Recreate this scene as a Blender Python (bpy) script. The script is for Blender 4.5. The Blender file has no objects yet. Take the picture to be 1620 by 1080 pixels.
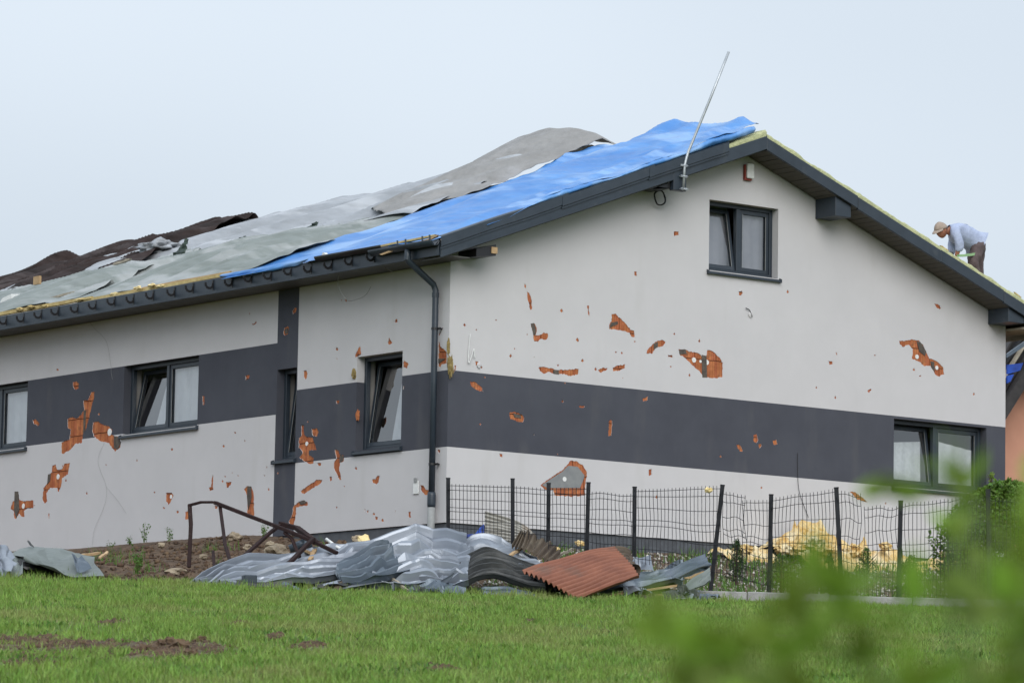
import bpy, bmesh, math, random
import numpy as np
from mathutils import Vector, Matrix, noise as mn
from mathutils.geometry import delaunay_2d_cdt
random.seed(7); rng = np.random.default_rng(7)

# ------------------------------------------------------------------ camera
FPX, YAW, PIT, ROL = 6457.364, 0.91841789, 0.12048467, 0.01743496
CAM = np.array([-31.5174442, -42.6104531, -4.0352840])
_f = np.array([math.cos(YAW)*math.cos(PIT), math.sin(YAW)*math.cos(PIT), math.sin(PIT)])
_r0 = np.array([math.sin(YAW), -math.cos(YAW), 0.0]); _u0 = np.cross(_r0, _f)
CR = _r0*math.cos(ROL)+_u0*math.sin(ROL); CU = -_r0*math.sin(ROL)+_u0*math.cos(ROL)
FH = np.array([math.cos(YAW), math.sin(YAW), 0.0]); RH = _r0
sc = bpy.context.scene
cd = bpy.data.cameras.new('camera'); cam = bpy.data.objects.new('camera', cd)
sc.collection.objects.link(cam); sc.camera = cam
cam.matrix_world = Matrix(((CR[0], CU[0], -_f[0], CAM[0]), (CR[1], CU[1], -_f[1], CAM[1]), (CR[2], CU[2], -_f[2], CAM[2]), (0, 0, 0, 1)))
cd.sensor_width = 36; cd.lens = FPX/1620*36; cd.clip_start = .2; cd.clip_end = 4000
cd.dof.use_dof = True; cd.dof.focus_distance = 53.0; cd.dof.aperture_fstop = 6.3

# ------------------------------------------------------------------ world, sun, exposure
SUN_EL, SUN_AZ = math.radians(33), math.radians(243)     # azimuth measured counter-clockwise from +X
w = bpy.data.worlds.new('World'); sc.world = w; w.use_nodes = True
nt = w.node_tree; nt.nodes.clear()
sky = nt.nodes.new('ShaderNodeTexSky'); sky.sky_type = 'NISHITA'; sky.sun_disc = False
sky.sun_elevation = SUN_EL; sky.sun_rotation = math.pi/2-SUN_AZ; sky.air_density = 1.0; sky.dust_density = 3.0
cl = nt.nodes.new('ShaderNodeTexNoise'); cl.inputs['Scale'].default_value = 2.2; cl.inputs['Detail'].default_value = 2.5
cl.inputs['Roughness'].default_value = .45
tc = nt.nodes.new('ShaderNodeTexCoord'); mp = nt.nodes.new('ShaderNodeMapping'); mp.inputs['Scale'].default_value = (1, 1, 2.2); mp.inputs['Location'].default_value = (0.35, .1, .2)
nt.links.new(tc.outputs['Generated'], mp.inputs['Vector']); nt.links.new(mp.outputs[0], cl.inputs['Vector'])
cr = nt.nodes.new('ShaderNodeValToRGB'); cr.color_ramp.elements[0].position = .3; cr.color_ramp.elements[1].position = .7
cr.color_ramp.elements[0].color = (.59, .665, .75, 1); cr.color_ramp.elements[1].color = (.77, .85, .935, 1)
nt.links.new(cl.outputs['Fac'], cr.inputs['Fac'])
sc10 = nt.nodes.new('ShaderNodeMix'); sc10.data_type = 'RGBA'; sc10.blend_type = 'MULTIPLY'; sc10.inputs[0].default_value = 1
sc10.clamp_result = False
sc10.inputs[7].default_value = (7.0, 7.0, 7.0, 1); nt.links.new(cr.outputs[0], sc10.inputs[6])
mx = nt.nodes.new('ShaderNodeMix'); mx.data_type = 'RGBA'; mx.inputs[0].default_value = .93
# overcast luminance: the cloud deck is about twice as bright overhead as at the horizon
sx = nt.nodes.new('ShaderNodeSeparateXYZ'); nt.links.new(tc.outputs['Generated'], sx.inputs[0])
zg = nt.nodes.new('ShaderNodeMapRange'); zg.inputs[1].default_value = 0; zg.inputs[2].default_value = 1; zg.inputs[3].default_value = .94; zg.inputs[4].default_value = 1.65
nt.links.new(sx.outputs[2], zg.inputs[0])
zm = nt.nodes.new('ShaderNodeMix'); zm.data_type = 'RGBA'; zm.blend_type = 'MULTIPLY'; zm.inputs[0].default_value = 1; zm.clamp_result = False
nt.links.new(sc10.outputs[2], zm.inputs[6]); nt.links.new(zg.outputs[0], zm.inputs[7])
nt.links.new(sky.outputs[0], mx.inputs[6]); nt.links.new(zm.outputs[2], mx.inputs[7])
bg = nt.nodes.new('ShaderNodeBackground'); bg.inputs[1].default_value = .1
nt.links.new(mx.outputs[2], bg.inputs[0]); wo = nt.nodes.new('ShaderNodeOutputWorld'); nt.links.new(bg.outputs[0], wo.inputs[0])
sl = bpy.data.lights.new('sun', 'SUN'); sl.energy = 1.5; sl.angle = math.radians(45); sl.color = (1, .97, .93)
so = bpy.data.objects.new('sun', sl); sc.collection.objects.link(so)
so.rotation_euler = Vector((math.cos(SUN_AZ)*math.cos(SUN_EL), math.sin(SUN_AZ)*math.cos(SUN_EL), math.sin(SUN_EL))).to_track_quat('Z', 'Y').to_euler()
sc.view_settings.view_transform = 'Standard'; sc.view_settings.look = 'None'; sc.view_settings.exposure = 0.5
sc.view_settings.gamma = 1; sc.view_settings.use_curve_mapping = False
sc.cycles.max_bounces = 6; sc.cycles.transparent_max_bounces = 16; sc.cycles.caustics_reflective = False; sc.cycles.caustics_refractive = False

# ------------------------------------------------------------------ calibrated sight lines: where a measured point lies on a wall or at a distance
def _ray(x, y): return _f + CR*((x-810)/FPX) - CU*((y-540)/FPX)
def G(x, y, Y=0.0):
    d = _ray(x, y); return CAM + (Y-CAM[1])/d[1]*d
def S(x, y, X=0.0):
    d = _ray(x, y); return CAM + (X-CAM[0])/d[0]*d
def P(x, y, dep):
    d = _ray(x, y); return CAM + d*(dep/float(d@FH))
def dv(p): q = np.asarray(p)-CAM; return float(q@FH), float(q@RH)
def at(d, v, z): q = CAM+FH*d+RH*v; return (q[0], q[1], z)

# ------------------------------------------------------------------ materials
MATS = {}
def mat(name, c1, c2=None, scale=6., rough=.7, bump=0., bscale=30., metal=0., coat=0., detail=4., spec=.5, stretch=(1, 1, 1), lo=.35, hi=.65, extra=None, isl=0., trans=0., bdist=.02, bdet=5):
    m = bpy.data.materials.new(name); m.use_nodes = True; n = m.node_tree; b = n.nodes['Principled BSDF']; L = n.links.new
    b.inputs['Roughness'].default_value = rough; b.inputs['Metallic'].default_value = metal
    b.inputs['Specular IOR Level'].default_value = spec
    tcn = n.nodes.new('ShaderNodeTexCoord'); mpn = n.nodes.new('ShaderNodeMapping'); mpn.inputs['Scale'].default_value = stretch
    L(tcn.outputs['Object'], mpn.inputs['Vector'])
    col = None
    if c2 is None: c2 = tuple(x*.85 for x in c1)
    t = n.nodes.new('ShaderNodeTexNoise'); t.inputs['Scale'].default_value = scale; t.inputs['Detail'].default_value = detail; t.inputs['Roughness'].default_value = .62
    L(mpn.outputs[0], t.inputs['Vector'])
    r = n.nodes.new('ShaderNodeValToRGB'); r.color_ramp.elements[0].position = lo; r.color_ramp.elements[1].position = hi
    r.color_ramp.elements[0].color = (*c2, 1); r.color_ramp.elements[1].color = (*c1, 1)
    L(t.outputs['Fac'], r.inputs['Fac']); col = r.outputs[0]
    if extra:     # (colour, scale, threshold, strength, stretch): second colour layer of dirt, wear, streaks or, on grey membranes, painted fold light
        ec, es, eth, est, estr = extra
        mp2 = n.nodes.new('ShaderNodeMapping'); mp2.inputs['Scale'].default_value = estr; L(tcn.outputs['Object'], mp2.inputs['Vector'])
        t2 = n.nodes.new('ShaderNodeTexNoise'); t2.inputs['Scale'].default_value = es; t2.inputs['Detail'].default_value = 6; L(mp2.outputs[0], t2.inputs['Vector'])
        mr = n.nodes.new('ShaderNodeMapRange'); mr.inputs[1].default_value = eth; mr.inputs[2].default_value = eth+.12; mr.inputs[4].default_value = est
        L(t2.outputs['Fac'], mr.inputs[0]); m2 = n.nodes.new('ShaderNodeMix'); m2.data_type = 'RGBA'
        L(mr.outputs[0], m2.inputs[0]); L(col, m2.inputs[6]); m2.inputs[7].default_value = (*ec, 1); col = m2.outputs[2]
    if isl:
        g = n.nodes.new('ShaderNodeNewGeometry'); hs = n.nodes.new('ShaderNodeHueSaturation'); mr = n.nodes.new('ShaderNodeMapRange')
        mr.inputs[3].default_value = 1-isl; mr.inputs[4].default_value = 1+isl; L(g.outputs['Random Per Island'], mr.inputs[0]); L(mr.outputs[0], hs.inputs['Value'])
        m3 = n.nodes.new('ShaderNodeMapRange'); m3.inputs[3].default_value = .5-isl*.05; m3.inputs[4].default_value = .5+isl*.03
        L(g.outputs['Random Per Island'], m3.inputs[0]); L(m3.outputs[0], hs.inputs['Hue'])
        L(col, hs.inputs['Color']); col = hs.outputs[0]
    L(col, b.inputs['Base Color'])
    if bump:
        t3 = n.nodes.new('ShaderNodeTexNoise'); t3.inputs['Scale'].default_value = bscale; t3.inputs['Detail'].default_value = bdet; L(mpn.outputs[0], t3.inputs['Vector'])
        bp = n.nodes.new('ShaderNodeBump'); bp.inputs['Strength'].default_value = bump; bp.inputs['Distance'].default_value = bdist
        L(t3.outputs['Fac'], bp.inputs['Height']); L(bp.outputs[0], b.inputs['Normal'])
    if coat: b.inputs['Coat Weight'].default_value = coat
    if trans:
        tr = n.nodes.new('ShaderNodeBsdfTranslucent'); L(col, tr.inputs[0]); ms = n.nodes.new('ShaderNodeMixShader'); ms.inputs[0].default_value = trans
        L(b.outputs[0], ms.inputs[1]); L(tr.outputs[0], ms.inputs[2]); L(ms.outputs[0], n.nodes['Material Output'].inputs[0])
    MATS[name] = m; return m
RENDER_L = mat('light_render', (.595, .585, .597), (.565, .556, .568), 1.1, .92, .45, 160, extra=((.48, .47, .455), 2.6, .60, .22, (1, 1, .2)), spec=.2)
RENDER_D = mat('dark_render', (.080, .085, .104), (.068, .072, .090), 1.4, .9, .45, 160, extra=((.12, .12, .125), 2.6, .57, .3, (1, 1, .25)), spec=.2)
CLAY = mat('clay_block', (.49, .175, .08), (.30, .10, .045), 5, .92, .6, 60, isl=.16, extra=((.13, .07, .045), 7, .60, .55, (1, 1, 1)), spec=.1)
CORE = mat('clay_joint_mortar', (.27, .12, .065), (.16, .075, .045), 8, .95, .4, 40)
ADH = mat('grey_adhesive', (.13, .11, .09), (.06, .05, .045), 14, .95, .6, 60)
ADHL = mat('levelling_plate', (.24, .25, .25), (.19, .20, .21), 8, .85, .2, 60)
WHITEP = mat('white_plastic', (.78, .79, .78), (.66, .67, .66), 20, .5)
RED = mat('red_plastic', (.30, .045, .03), None, 10, .5)
PLINTH = mat('plinth_render', (.10, .11, .125), (.065, .07, .08), 6, .95, .4, 90)
ANTH = mat('anthracite_frame', (.028, .038, .052), (.023, .032, .044), 5, .38, spec=.5)
ANTM = mat('anthracite_sheet_metal', (.030, .042, .058), (.021, .031, .044), 3, .42, .12, 12, spec=.5, extra=((.07, .08, .09), 5, .62, .35, (1, 1, 1)))
SOFF = mat('soffit_metal', (.075, .075, .068), (.05, .05, .047), 3, .6, extra=((.13, .13, .11), 3, .6, .3, (1, 1, 1)))
SOFW = mat('soffit_wood', (.115, .105, .085), (.075, .07, .06), 4, .8, .3, 40, stretch=(1, .3, 1))
GALV = mat('galvanised_steel', (.50, .53, .56), (.38, .41, .44), 14, .42, .05, 40, metal=.55)
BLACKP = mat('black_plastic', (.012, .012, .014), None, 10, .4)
PVC = mat('grey_drain_pipe', (.30, .31, .31), (.22, .23, .23), 8, .6)
WOOD = mat('raw_timber', (.52, .37, .21), (.38, .25, .13), 3, .8, .3, 30, stretch=(1, 1, 1), extra=((.25, .17, .10), 9, .6, .5, (1, 1, 1)))
WOODG = mat('weathered_timber', (.42, .38, .30), (.28, .24, .19), 5, .85, .3, 30)
WOODY = mat('straw_yellow_batten', (.60, .48, .22), (.42, .31, .13), 7, .85, .4, 40)
WOOLG = mat('pale_green_wool', (.52, .53, .30), (.36, .38, .21), 14, .98, .9, 60)
WOOL = mat('yellow_mineral_wool', (.78, .63, .34), (.58, .36, .12), 11, 1., 1., 45, spec=.05, extra=((.82, .75, .55), 4, .52, .7, (1, 1, 1)))
WOOLB = mat('brown_mineral_wool', (.36, .28, .11), (.17, .12, .05), 12, 1., 1., 60)
FOAM = mat('cream_foam', (.86, .72, .40), (.72, .56, .26), 12, .9, .6, 50)
BLUE = mat('blue_tarpaulin', (.10, .30, .68), (.065, .225, .58), 2.2, .40, 1., 4, stretch=(1, .5, 1), bdet=1.2, bdist=.09, spec=.5, extra=((.32, .52, .82), 1.7, .50, .7, (1.5, .3, 1)), trans=.12)
DBLUE = mat('deep_blue_sheet', (.012, .07, .42), (.008, .03, .2), 3, .45, .3, 12)
GREYG = mat('grey_green_membrane', (.215, .24, .23), (.165, .19, .18), 1.6, .62, 1., 5, stretch=(1, .3, 1), bdet=1.2, bdist=.09, extra=((.37, .385, .39), 1.6, .50, .75, (1.8, .3, 1)))  # pale streaks paint light on the folds into the colour
GREYP = mat('pale_grey_membrane', (.34, .36, .39), (.25, .265, .285), 1.8, .62, 1., 5, stretch=(1, .3, 1), bdet=1.2, bdist=.09, extra=((.47, .49, .52), 1.8, .50, .7, (1.8, .3, 1)))  # lighter streaks imitate the shading of billows and creases
GREYW = mat('warm_grey_membrane', (.27, .265, .26), (.22, .215, .21), 2.2, .75, 1., 6, bdet=1.2, bdist=.05, extra=((.33, .33, .34), 2.2, .55, .5, (1, .5, 1)))
BROWN = mat('brown_tarpaulin', (.038, .026, .024), (.018, .013, .012), 3, .8, 1., 5, spec=.15, stretch=(1, .4, 1), bdet=1.2, bdist=.10, extra=((.085, .07, .07), 1.6, .52, .5, (2.2, .25, 1)))
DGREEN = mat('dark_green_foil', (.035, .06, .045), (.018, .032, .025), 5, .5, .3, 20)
SHEET = mat('light_grey_coated_sheet', (.27, .30, .345), (.22, .245, .29), 1.2, .36, .10, 6, metal=.45, extra=((.36, .38, .41), 1.2, .6, .4, (1, 1, 1)))
SHEETB = mat('blue_grey_coated_sheet', (.12, .15, .185), (.09, .115, .145), 1.8, .36, .12, 8, metal=.4, extra=((.17, .19, .215), 2, .57, .5, (1, 1, 1)))
SHEETD = mat('dark_grey_sheet', (.05, .053, .053), (.028, .03, .03), 3, .5, .3, 14, metal=.2, extra=((.09, .09, .085), 3, .57, .6, (1, 1, 1)))
SHEETG = mat('grey_green_sheet_inside', (.17, .195, .185), (.115, .135, .13), 2, .5, .25, 10, metal=.1, extra=((.13, .15, .14), 3, .6, .6, (1, 1, 1)))
RUST = mat('rust_red_sheet', (.26, .10, .058), (.18, .066, .04), 3, .7, .2, 30, extra=((.11, .075, .06), 1.7, .57, .65, (1, 1, 1)))
RUSTG = mat('brown_grey_weathered_sheet', (.105, .08, .055), (.06, .045, .035), 5, .8, .3, 30, extra=((.15, .125, .09), 4, .58, .5, (1, 1, 1)))
PALES = mat('weathered_galvanised_sheet', (.40, .39, .36), (.30, .29, .26), 4, .6, .2, 25, metal=.2, extra=((.26, .17, .10), 3, .6, .6, (1, 1, 1)))
MAROON = mat('maroon_painted_steel', (.030, .015, .015), (.018, .010, .010), 7, .7, spec=.2, bump=.2, bscale=30, extra=((.12, .09, .08), 16, .64, .7, (1, 1, 1)))
FENCE = mat('anthracite_fence_steel', (.016, .018, .023), (.011, .012, .016), 7, .6, spec=.25)
CONC = mat('kerb_concrete', (.36, .36, .35), (.25, .25, .245), 7, .92, .5, 60, extra=((.16, .17, .13), 5, .6, .5, (1, 1, 1)))
STONE = mat('field_stone', (.34, .28, .20), (.20, .16, .115), 6, .9, .6, 20)
GRAVS = mat('pale_gravel', (.52, .50, .46), (.22, .19, .16), 5, .9, .3, 60, isl=.45)
SOILC = mat('soil_clods', (.125, .078, .046), (.06, .037, .023), 9, .98, .7, 40, isl=.25)
LEAFG = mat('green_leaves', (.11, .22, .03), (.06, .14, .022), 5, .55, isl=.35, trans=.3)
LEAFD = mat('dark_green_leaves', (.045, .11, .022), (.025, .065, .016), 5, .6, isl=.4, trans=.25)
LEAFB = mat('fresh_green_leaves', (.235, .36, .045), (.14, .235, .028), 5, .55, isl=.35, trans=.5)
STEM = mat('green_stem', (.10, .15, .04), None, 6, .7)
TWIG = mat('brown_twig', (.10, .07, .045), None, 6, .8)
GRASS = mat('grass_blades', (.225, .335, .065), (.125, .24, .033), 3.2, .6, isl=.42, trans=.3, detail=5, lo=.4, hi=.6, extra=((.25, .28, .09), .7, .52, .7, (1, 1, 1)))
GRASSL = mat('dry_stalks', (.30, .30, .13), (.2, .22, .08), 4, .7, isl=.3, trans=.2)
PINK = mat('pink_wall_render', (.55, .28, .19), (.50, .25, .17), 2, .9, .3, 120)
TILED = mat('dark_roof_tiles', (.04, .035, .035), (.02, .018, .018), 6, .6)
ROOM = mat('interior_plaster', (.30, .29, .28), None, 3, .9)
REFL_W = mat('white_blind', (.80, .82, .86), (.68, .70, .75), 2.5, .8, .4, 6, bdist=.05, extra=((.36, .37, .40), 3.5, .57, .45, (1, 1, .4)), trans=.2)  # bright sky reflection of the side panes, painted as a pale sheet
REFL_G = mat('grey_blind', (.36, .35, .39), (.26, .26, .30), 1.5, .85)  # dim sky reflection of the attic panes, put into a grey sheet
SHIRT = mat('pale_blue_shirt', (.40, .46, .62), (.33, .38, .53), 14, .9, .5, 20)
TROUS = mat('grey_brown_trousers', (.115, .085, .085), (.075, .055, .056), 12, .9, .5, 20)
SKIN = mat('skin', (.36, .15, .09), (.30, .12, .07), 20, .6)
CAP = mat('beige_cap', (.36, .29, .24), (.29, .23, .19), 20, .9)
HAIR = mat('dark_hair', (.03, .025, .02), None, 20, .8)
BOOT = mat('boot_leather', (.04, .03, .025), None, 10, .6)
def glass():
    m = bpy.data.materials.new('window_glass'); m.use_nodes = True; n = m.node_tree; n.nodes.clear(); L = n.links.new
    o = n.nodes.new('ShaderNodeOutputMaterial'); t = n.nodes.new('ShaderNodeBsdfTransparent'); g = n.nodes.new('ShaderNodeBsdfGlossy')
    t.inputs[0].default_value = (.86, .89, .90, 1); g.inputs['Roughness'].default_value = .015
    # four coated surfaces of a double pane: about 12 % head on, rising towards grazing, the same from both sides
    fr = n.nodes.new('ShaderNodeLayerWeight'); fr.inputs[0].default_value = .35
    pw = n.nodes.new('ShaderNodeMath'); pw.operation = 'POWER'; pw.inputs[1].default_value = 1.6; L(fr.outputs['Facing'], pw.inputs[0])
    ma = n.nodes.new('ShaderNodeMath'); ma.operation = 'MULTIPLY_ADD'; ma.inputs[1].default_value = .85; ma.inputs[2].default_value = .12; ma.use_clamp = True; L(pw.outputs[0], ma.inputs[0])
    mi = n.nodes.new('ShaderNodeMixShader'); L(ma.outputs[0], mi.inputs[0]); L(t.outputs[0], mi.inputs[1]); L(g.outputs[0], mi.inputs[2]); L(mi.outputs[0], o.inputs[0])
    return m
GLASS = glass()

# ------------------------------------------------------------------ object helpers
def link(o, parent=None): 
    sc.collection.objects.link(o)
    if parent is not None: o.parent = parent; o.matrix_parent_inverse = Matrix.Translation(-Vector(parent['_base'])) if '_base' in parent else Matrix()
    return o
def tag(o, label=None, cat=None, group=None, kind=None):
    if label: o['label'] = label
    if cat: o['category'] = cat
    if group: o['group'] = group
    if kind: o['kind'] = kind
    return o
def thing(name, loc, label, cat, group=None):
    o = bpy.data.objects.new(name, None); o.location = loc; o.empty_display_size = .2; sc.collection.objects.link(o)
    return tag(o, label, cat, group)
def obj(name, vs, fs, m, parent=None, smooth=False, mi=None, label=None, kind=None):
    me = bpy.data.meshes.new(name); me.from_pydata([tuple(map(float, v)) for v in vs], [], [tuple(map(int, f)) for f in fs])
    for x in (m if isinstance(m, (list, tuple)) else [m]): me.materials.append(x)
    if mi is not None: me.polygons.foreach_set('material_index', np.array(mi, dtype=np.int32))
    if smooth: me.shade_smooth()
    me.update(); o = bpy.data.objects.new(name, me); sc.collection.objects.link(o)
    if parent is not None:
        o.parent = parent
        off = Vector((0, 0, 0)); q = parent
        while q is not None: off += q.location; q = q.parent
        o.location = -off          # meshes are given in world coordinates
    if label: o['label'] = label
    if kind: o['kind'] = kind
    return o
class MB:
    def __init__(s): s.v = []; s.f = []
    def add(s, vs, fs): k = len(s.v); s.v += [tuple(map(float, v)) for v in vs]; s.f += [tuple(i+k for i in f) for f in fs]; return s
    def box(s, a, b):      # axis aligned
        x0, y0, z0 = a; x1, y1, z1 = b
        return s.add([(x0,y0,z0),(x1,y0,z0),(x1,y1,z0),(x0,y1,z0),(x0,y0,z1),(x1,y0,z1),(x1,y1,z1),(x0,y1,z1)], [(0,3,2,1),(4,5,6,7),(0,1,5,4),(1,2,6,5),(2,3,7,6),(3,0,4,7)])
    def hexa(s, p): return s.add(p, [(0,3,2,1),(4,5,6,7),(0,1,5,4),(1,2,6,5),(2,3,7,6),(3,0,4,7)])
    def bar(s, a, b, wd, ht, up=(0, 0, 1)):
        a, b = np.array(a, float), np.array(b, float); t = b-a; t /= np.linalg.norm(t); u = np.array(up, float)
        sd = np.cross(t, u); sd /= (np.linalg.norm(sd)+1e-9); u = np.cross(sd, t)
        p = [q+sd*i*wd/2+u*j*ht/2 for q in (a, b) for i, j in ((-1,-1),(1,-1),(1,1),(-1,1))]
        return s.add(p, [(0,1,2,3),(4,7,6,5),(0,4,5,1),(1,5,6,2),(2,6,7,3),(3,7,4,0)])
    def tube(s, pts, r, n=8, caps=True):
        pts = [np.array(p, float) for p in pts]; k = len(s.v); R = r if hasattr(r, '__len__') else [r]*len(pts)
        t0 = None; rings = []
        for i, p in enumerate(pts):
            t = (pts[min(i+1, len(pts)-1)]-pts[max(i-1, 0)]); t /= (np.linalg.norm(t)+1e-9)
            if t0 is None: a = np.array((0, 0, 1.)) if abs(t[2]) < .9 else np.array((1., 0, 0)); u = np.cross(t, a)
            else: u = u-t*(u@t)
            u /= np.linalg.norm(u); t0 = t; wv = np.cross(t, u)
            for j in range(n): an = 2*math.pi*j/n; s.v.append(tuple(p+R[i]*(u*math.cos(an)+wv*math.sin(an))))
        for i in range(len(pts)-1):
            for j in range(n): s.f.append((k+i*n+j, k+i*n+(j+1) % n, k+(i+1)*n+(j+1) % n, k+(i+1)*n+j))
        if caps: s.f.append(tuple(k+j for j in range(n))[::-1]); s.f.append(tuple(k+(len(pts)-1)*n+j for j in range(n)))
        return s
    def build(s, name, m, parent=None, smooth=False, label=None, kind=None): return obj(name, s.v, s.f, m, parent, smooth, None, label, kind)
def bevel(o, wdt=.006, seg=1):
    b = o.modifiers.new('bevel', 'BEVEL'); b.width = wdt; b.segments = seg; b.limit_method = 'ANGLE'; return o
def solid(o, t=.004, off=-1):
    b = o.modifiers.new('thickness', 'SOLIDIFY'); b.thickness = t; b.offset = off; return o
def fbm(x, y, z=0., o=4, lac=2.1, g=.5):
    s = 0; a = 1
    for i in range(o): s += a*mn.noise((x, y, z+i*3.7)); x *= lac; y *= lac; a *= g
    return s
def inpoly(x, y, p):
    c = False; j = len(p)-1
    for i in range(len(p)):
        if (p[i][1] > y) != (p[j][1] > y) and x < (p[j][0]-p[i][0])*(y-p[i][1])/(p[j][1]-p[i][1]+1e-12)+p[i][0]: c = not c
        j = i
    return c
def ragged(p, amp, step, seed):
    out = []; n = len(p); r = random.Random(seed)
    for i in range(n):
        a, b = np.array(p[i]), np.array(p[(i+1) % n]); L = np.linalg.norm(b-a); k = max(1, int(L/step))
        for j in range(k):
            q = a+(b-a)*j/k; q = q+np.array((r.uniform(-1, 1), r.uniform(-1, 1)))*amp*(.5 if j == 0 else 1); out.append(tuple(q))
    return out

# ------------------------------------------------------------------ ground
DK = 49.35
V0, D0 = -dv((0, 0, 0))[1]*-1, dv((0, 0, 0))[0]
def wall_depth(v): return D0+(V0-v)*1.303 if v < V0 else D0+(v-V0)*.765
def smooth(t): t = min(1, max(0, t)); return t*t*(3-2*t)
def edge_z(v): return -1.15-.014*max(-12, min(12, v))
def ground_z(d, v):
    ze = edge_z(v)
    if d <= DK:
        z = ze-(DK-d)*.0866
        if d < 0: z = ze-DK*.0866+d*.02
        return z+.03*mn.noise((d*.35, v*.35, 0))*min(1, max(0, (DK-d)/4))
    dw = wall_depth(max(-11, min(7.9, v))); zb = (.07 if v < -4 else (.07-.29*smooth((v+4)/2.5))) if v < 1 else (-.22+.14*smooth((v-1)/4))
    t = (d-DK)/(dw-DK+1e-6)
    if v < -1: s = min(1, max(0, t))**.9
    else: s = smooth(t*.55+.0)/smooth(.55) if t < 1 else 1
    if t > 1: s = 1
    z = ze+(zb-ze)*s
    if t > 4: z -= (t-4)*.02*5
    return z
def soil_mask(d, v):
    m = 0.
    if d > DK-.15: m = 1.
    # bare patches in the lawn: (d, v, rd, rv)
    for (a, b, ra, rb, k) in SOILP:
        q = ((d-a)/ra)**2+((v-b)/rb)**2
        if q < 1.6: m = max(m, k*smooth((1.45-q+.9*fbm(d*1.3, v*3.1, 5, 3))*1.1))
    return m
def lawn_d(x, y):       # distance at which a measured pixel meets the lawn
    best = 28.
    for d in np.arange(26, DK, .1):
        p = P(x, y, d)
        dd, v = dv(p)
        if p[2] <= edge_z(v)-(DK-d)*.0866: best = d; break
        best = d
    return best, dv(P(x, y, best))[1]
SOILP = []
for x, y, rd, rx, k in [(270, 1030, 1.1, 95, 1.), (130, 1027, .7, 75, .8), (30, 1022, .9, 70, .75), (60, 1045, .8, 70, .35), (180, 988, .45, 26, .8), (380, 990, .5, 30, .6), (435, 1010, .4, 16, .8), (490, 1023, .5, 30, .6), (838, 985, .25, 9, .9), (1235, 1010, .35, 16, .8), (962, 1005, .3, 12, .6), (700, 1060, .5, 30, .35)]:
    d_, v_ = lawn_d(x, y); SOILP.append((d_, v_, rd*1.55, rx/FPX*d_, min(1, k*1.1)))
vl = [-900, -400, -180, -90, -45, -25, -18]+list(np.arange(-14, 14.01, .11))+[18, 25, 45, 90, 180, 400, 900]
dl = [-300, -80, -20, 0, 8, 14, 18, 22]+list(np.arange(24, 48.5, .22))+list(np.arange(48.5, 64, .10))+[65, 68, 74, 85, 110, 160, 260, 500, 900, 1600]
gv = []; gm = []
for d in dl:
    for v in vl:
        z = ground_z(d, v); m = soil_mask(d, v) if 20 < d < 66 and abs(v) < 16 else (1. if 66 > d > DK else 0.)
        if d > DK and abs(v) < 16 and d < 64:
            rough = 1. if v < -1.2 else .35
            k = min(1, (d-DK)*1.5)
            z += k*rough*min(1, max(0, (wall_depth(max(-11, min(7.9, v)))-d)*.4+.15))*(.075*fbm(d*1.1, v*1.1, 2, 5, 2.2, .6)+.02*abs(mn.noise((d*7, v*7, 1))))
            if v < V0 and d > wall_depth(v)-.25: z = min(z, ground_z(d, v)+.02)
        elif m > .3 and d < DK: z += .05*m*abs(fbm(d*2.5, v*5, 8, 4))+.01
        gv.append(at(d, v, z)); gm.append(m)
nv_ = len(vl); gf = [(i*nv_+j, i*nv_+j+1, (i+1)*nv_+j+1, (i+1)*nv_+j) for i in range(len(dl)-1) for j in range(nv_-1)]
GM = mat('ground', (.10, .15, .035), (.06, .10, .025), 2, .98, .7, 25)
gn = GM.node_tree; L = gn.links.new; pb = gn.nodes['Principled BSDF']; oc = pb.inputs['Base Color'].links[0].from_socket
at_ = gn.nodes.new('ShaderNodeAttribute'); at_.attribute_name = 'soil'
tn = gn.nodes.new('ShaderNodeTexNoise'); tn.inputs['Scale'].default_value = 6; tn.inputs['Detail'].default_value = 7; tn.inputs['Roughness'].default_value = .7
tco = gn.nodes.new('ShaderNodeTexCoord'); L(tco.outputs['Object'], tn.inputs['Vector'])
rr = gn.nodes.new('ShaderNodeValToRGB'); rr.color_ramp.elements[0].position = .36; rr.color_ramp.elements[1].position = .66
rr.color_ramp.elements[0].color = (.045, .028, .017, 1); rr.color_ramp.elements[1].color = (.15, .098, .06, 1); L(tn.outputs['Fac'], rr.inputs['Fac'])
mxn = gn.nodes.new('ShaderNodeMix'); mxn.data_type = 'RGBA'; L(at_.outputs['Fac'], mxn.inputs[0]); L(oc, mxn.inputs[6]); L(rr.outputs[0], mxn.inputs[7]); L(mxn.outputs[2], pb.inputs['Base Color'])
ground = obj('ground', gv, gf, GM, smooth=True); tag(ground, kind='structure')
ca = ground.data.attributes.new('soil', 'FLOAT', 'POINT'); ca.data.foreach_set('value', np.array(gm, dtype=np.float32))

# ------------------------------------------------------------------ the damaged house
WX, WY = 10.1, 24.0          # gable width, house length
def zu(x): return 3.55+.372*min(x, WX-x)            # underside of the roof at the gable
def top(x): return 3.79+.3745*min(x, WX-x)          # upper face of the roof deck
house = thing('damaged_house', (0, 0, 0), 'long low grey and white house with storm torn roof, tarpaulins and render knocked off', 'house')

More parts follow.
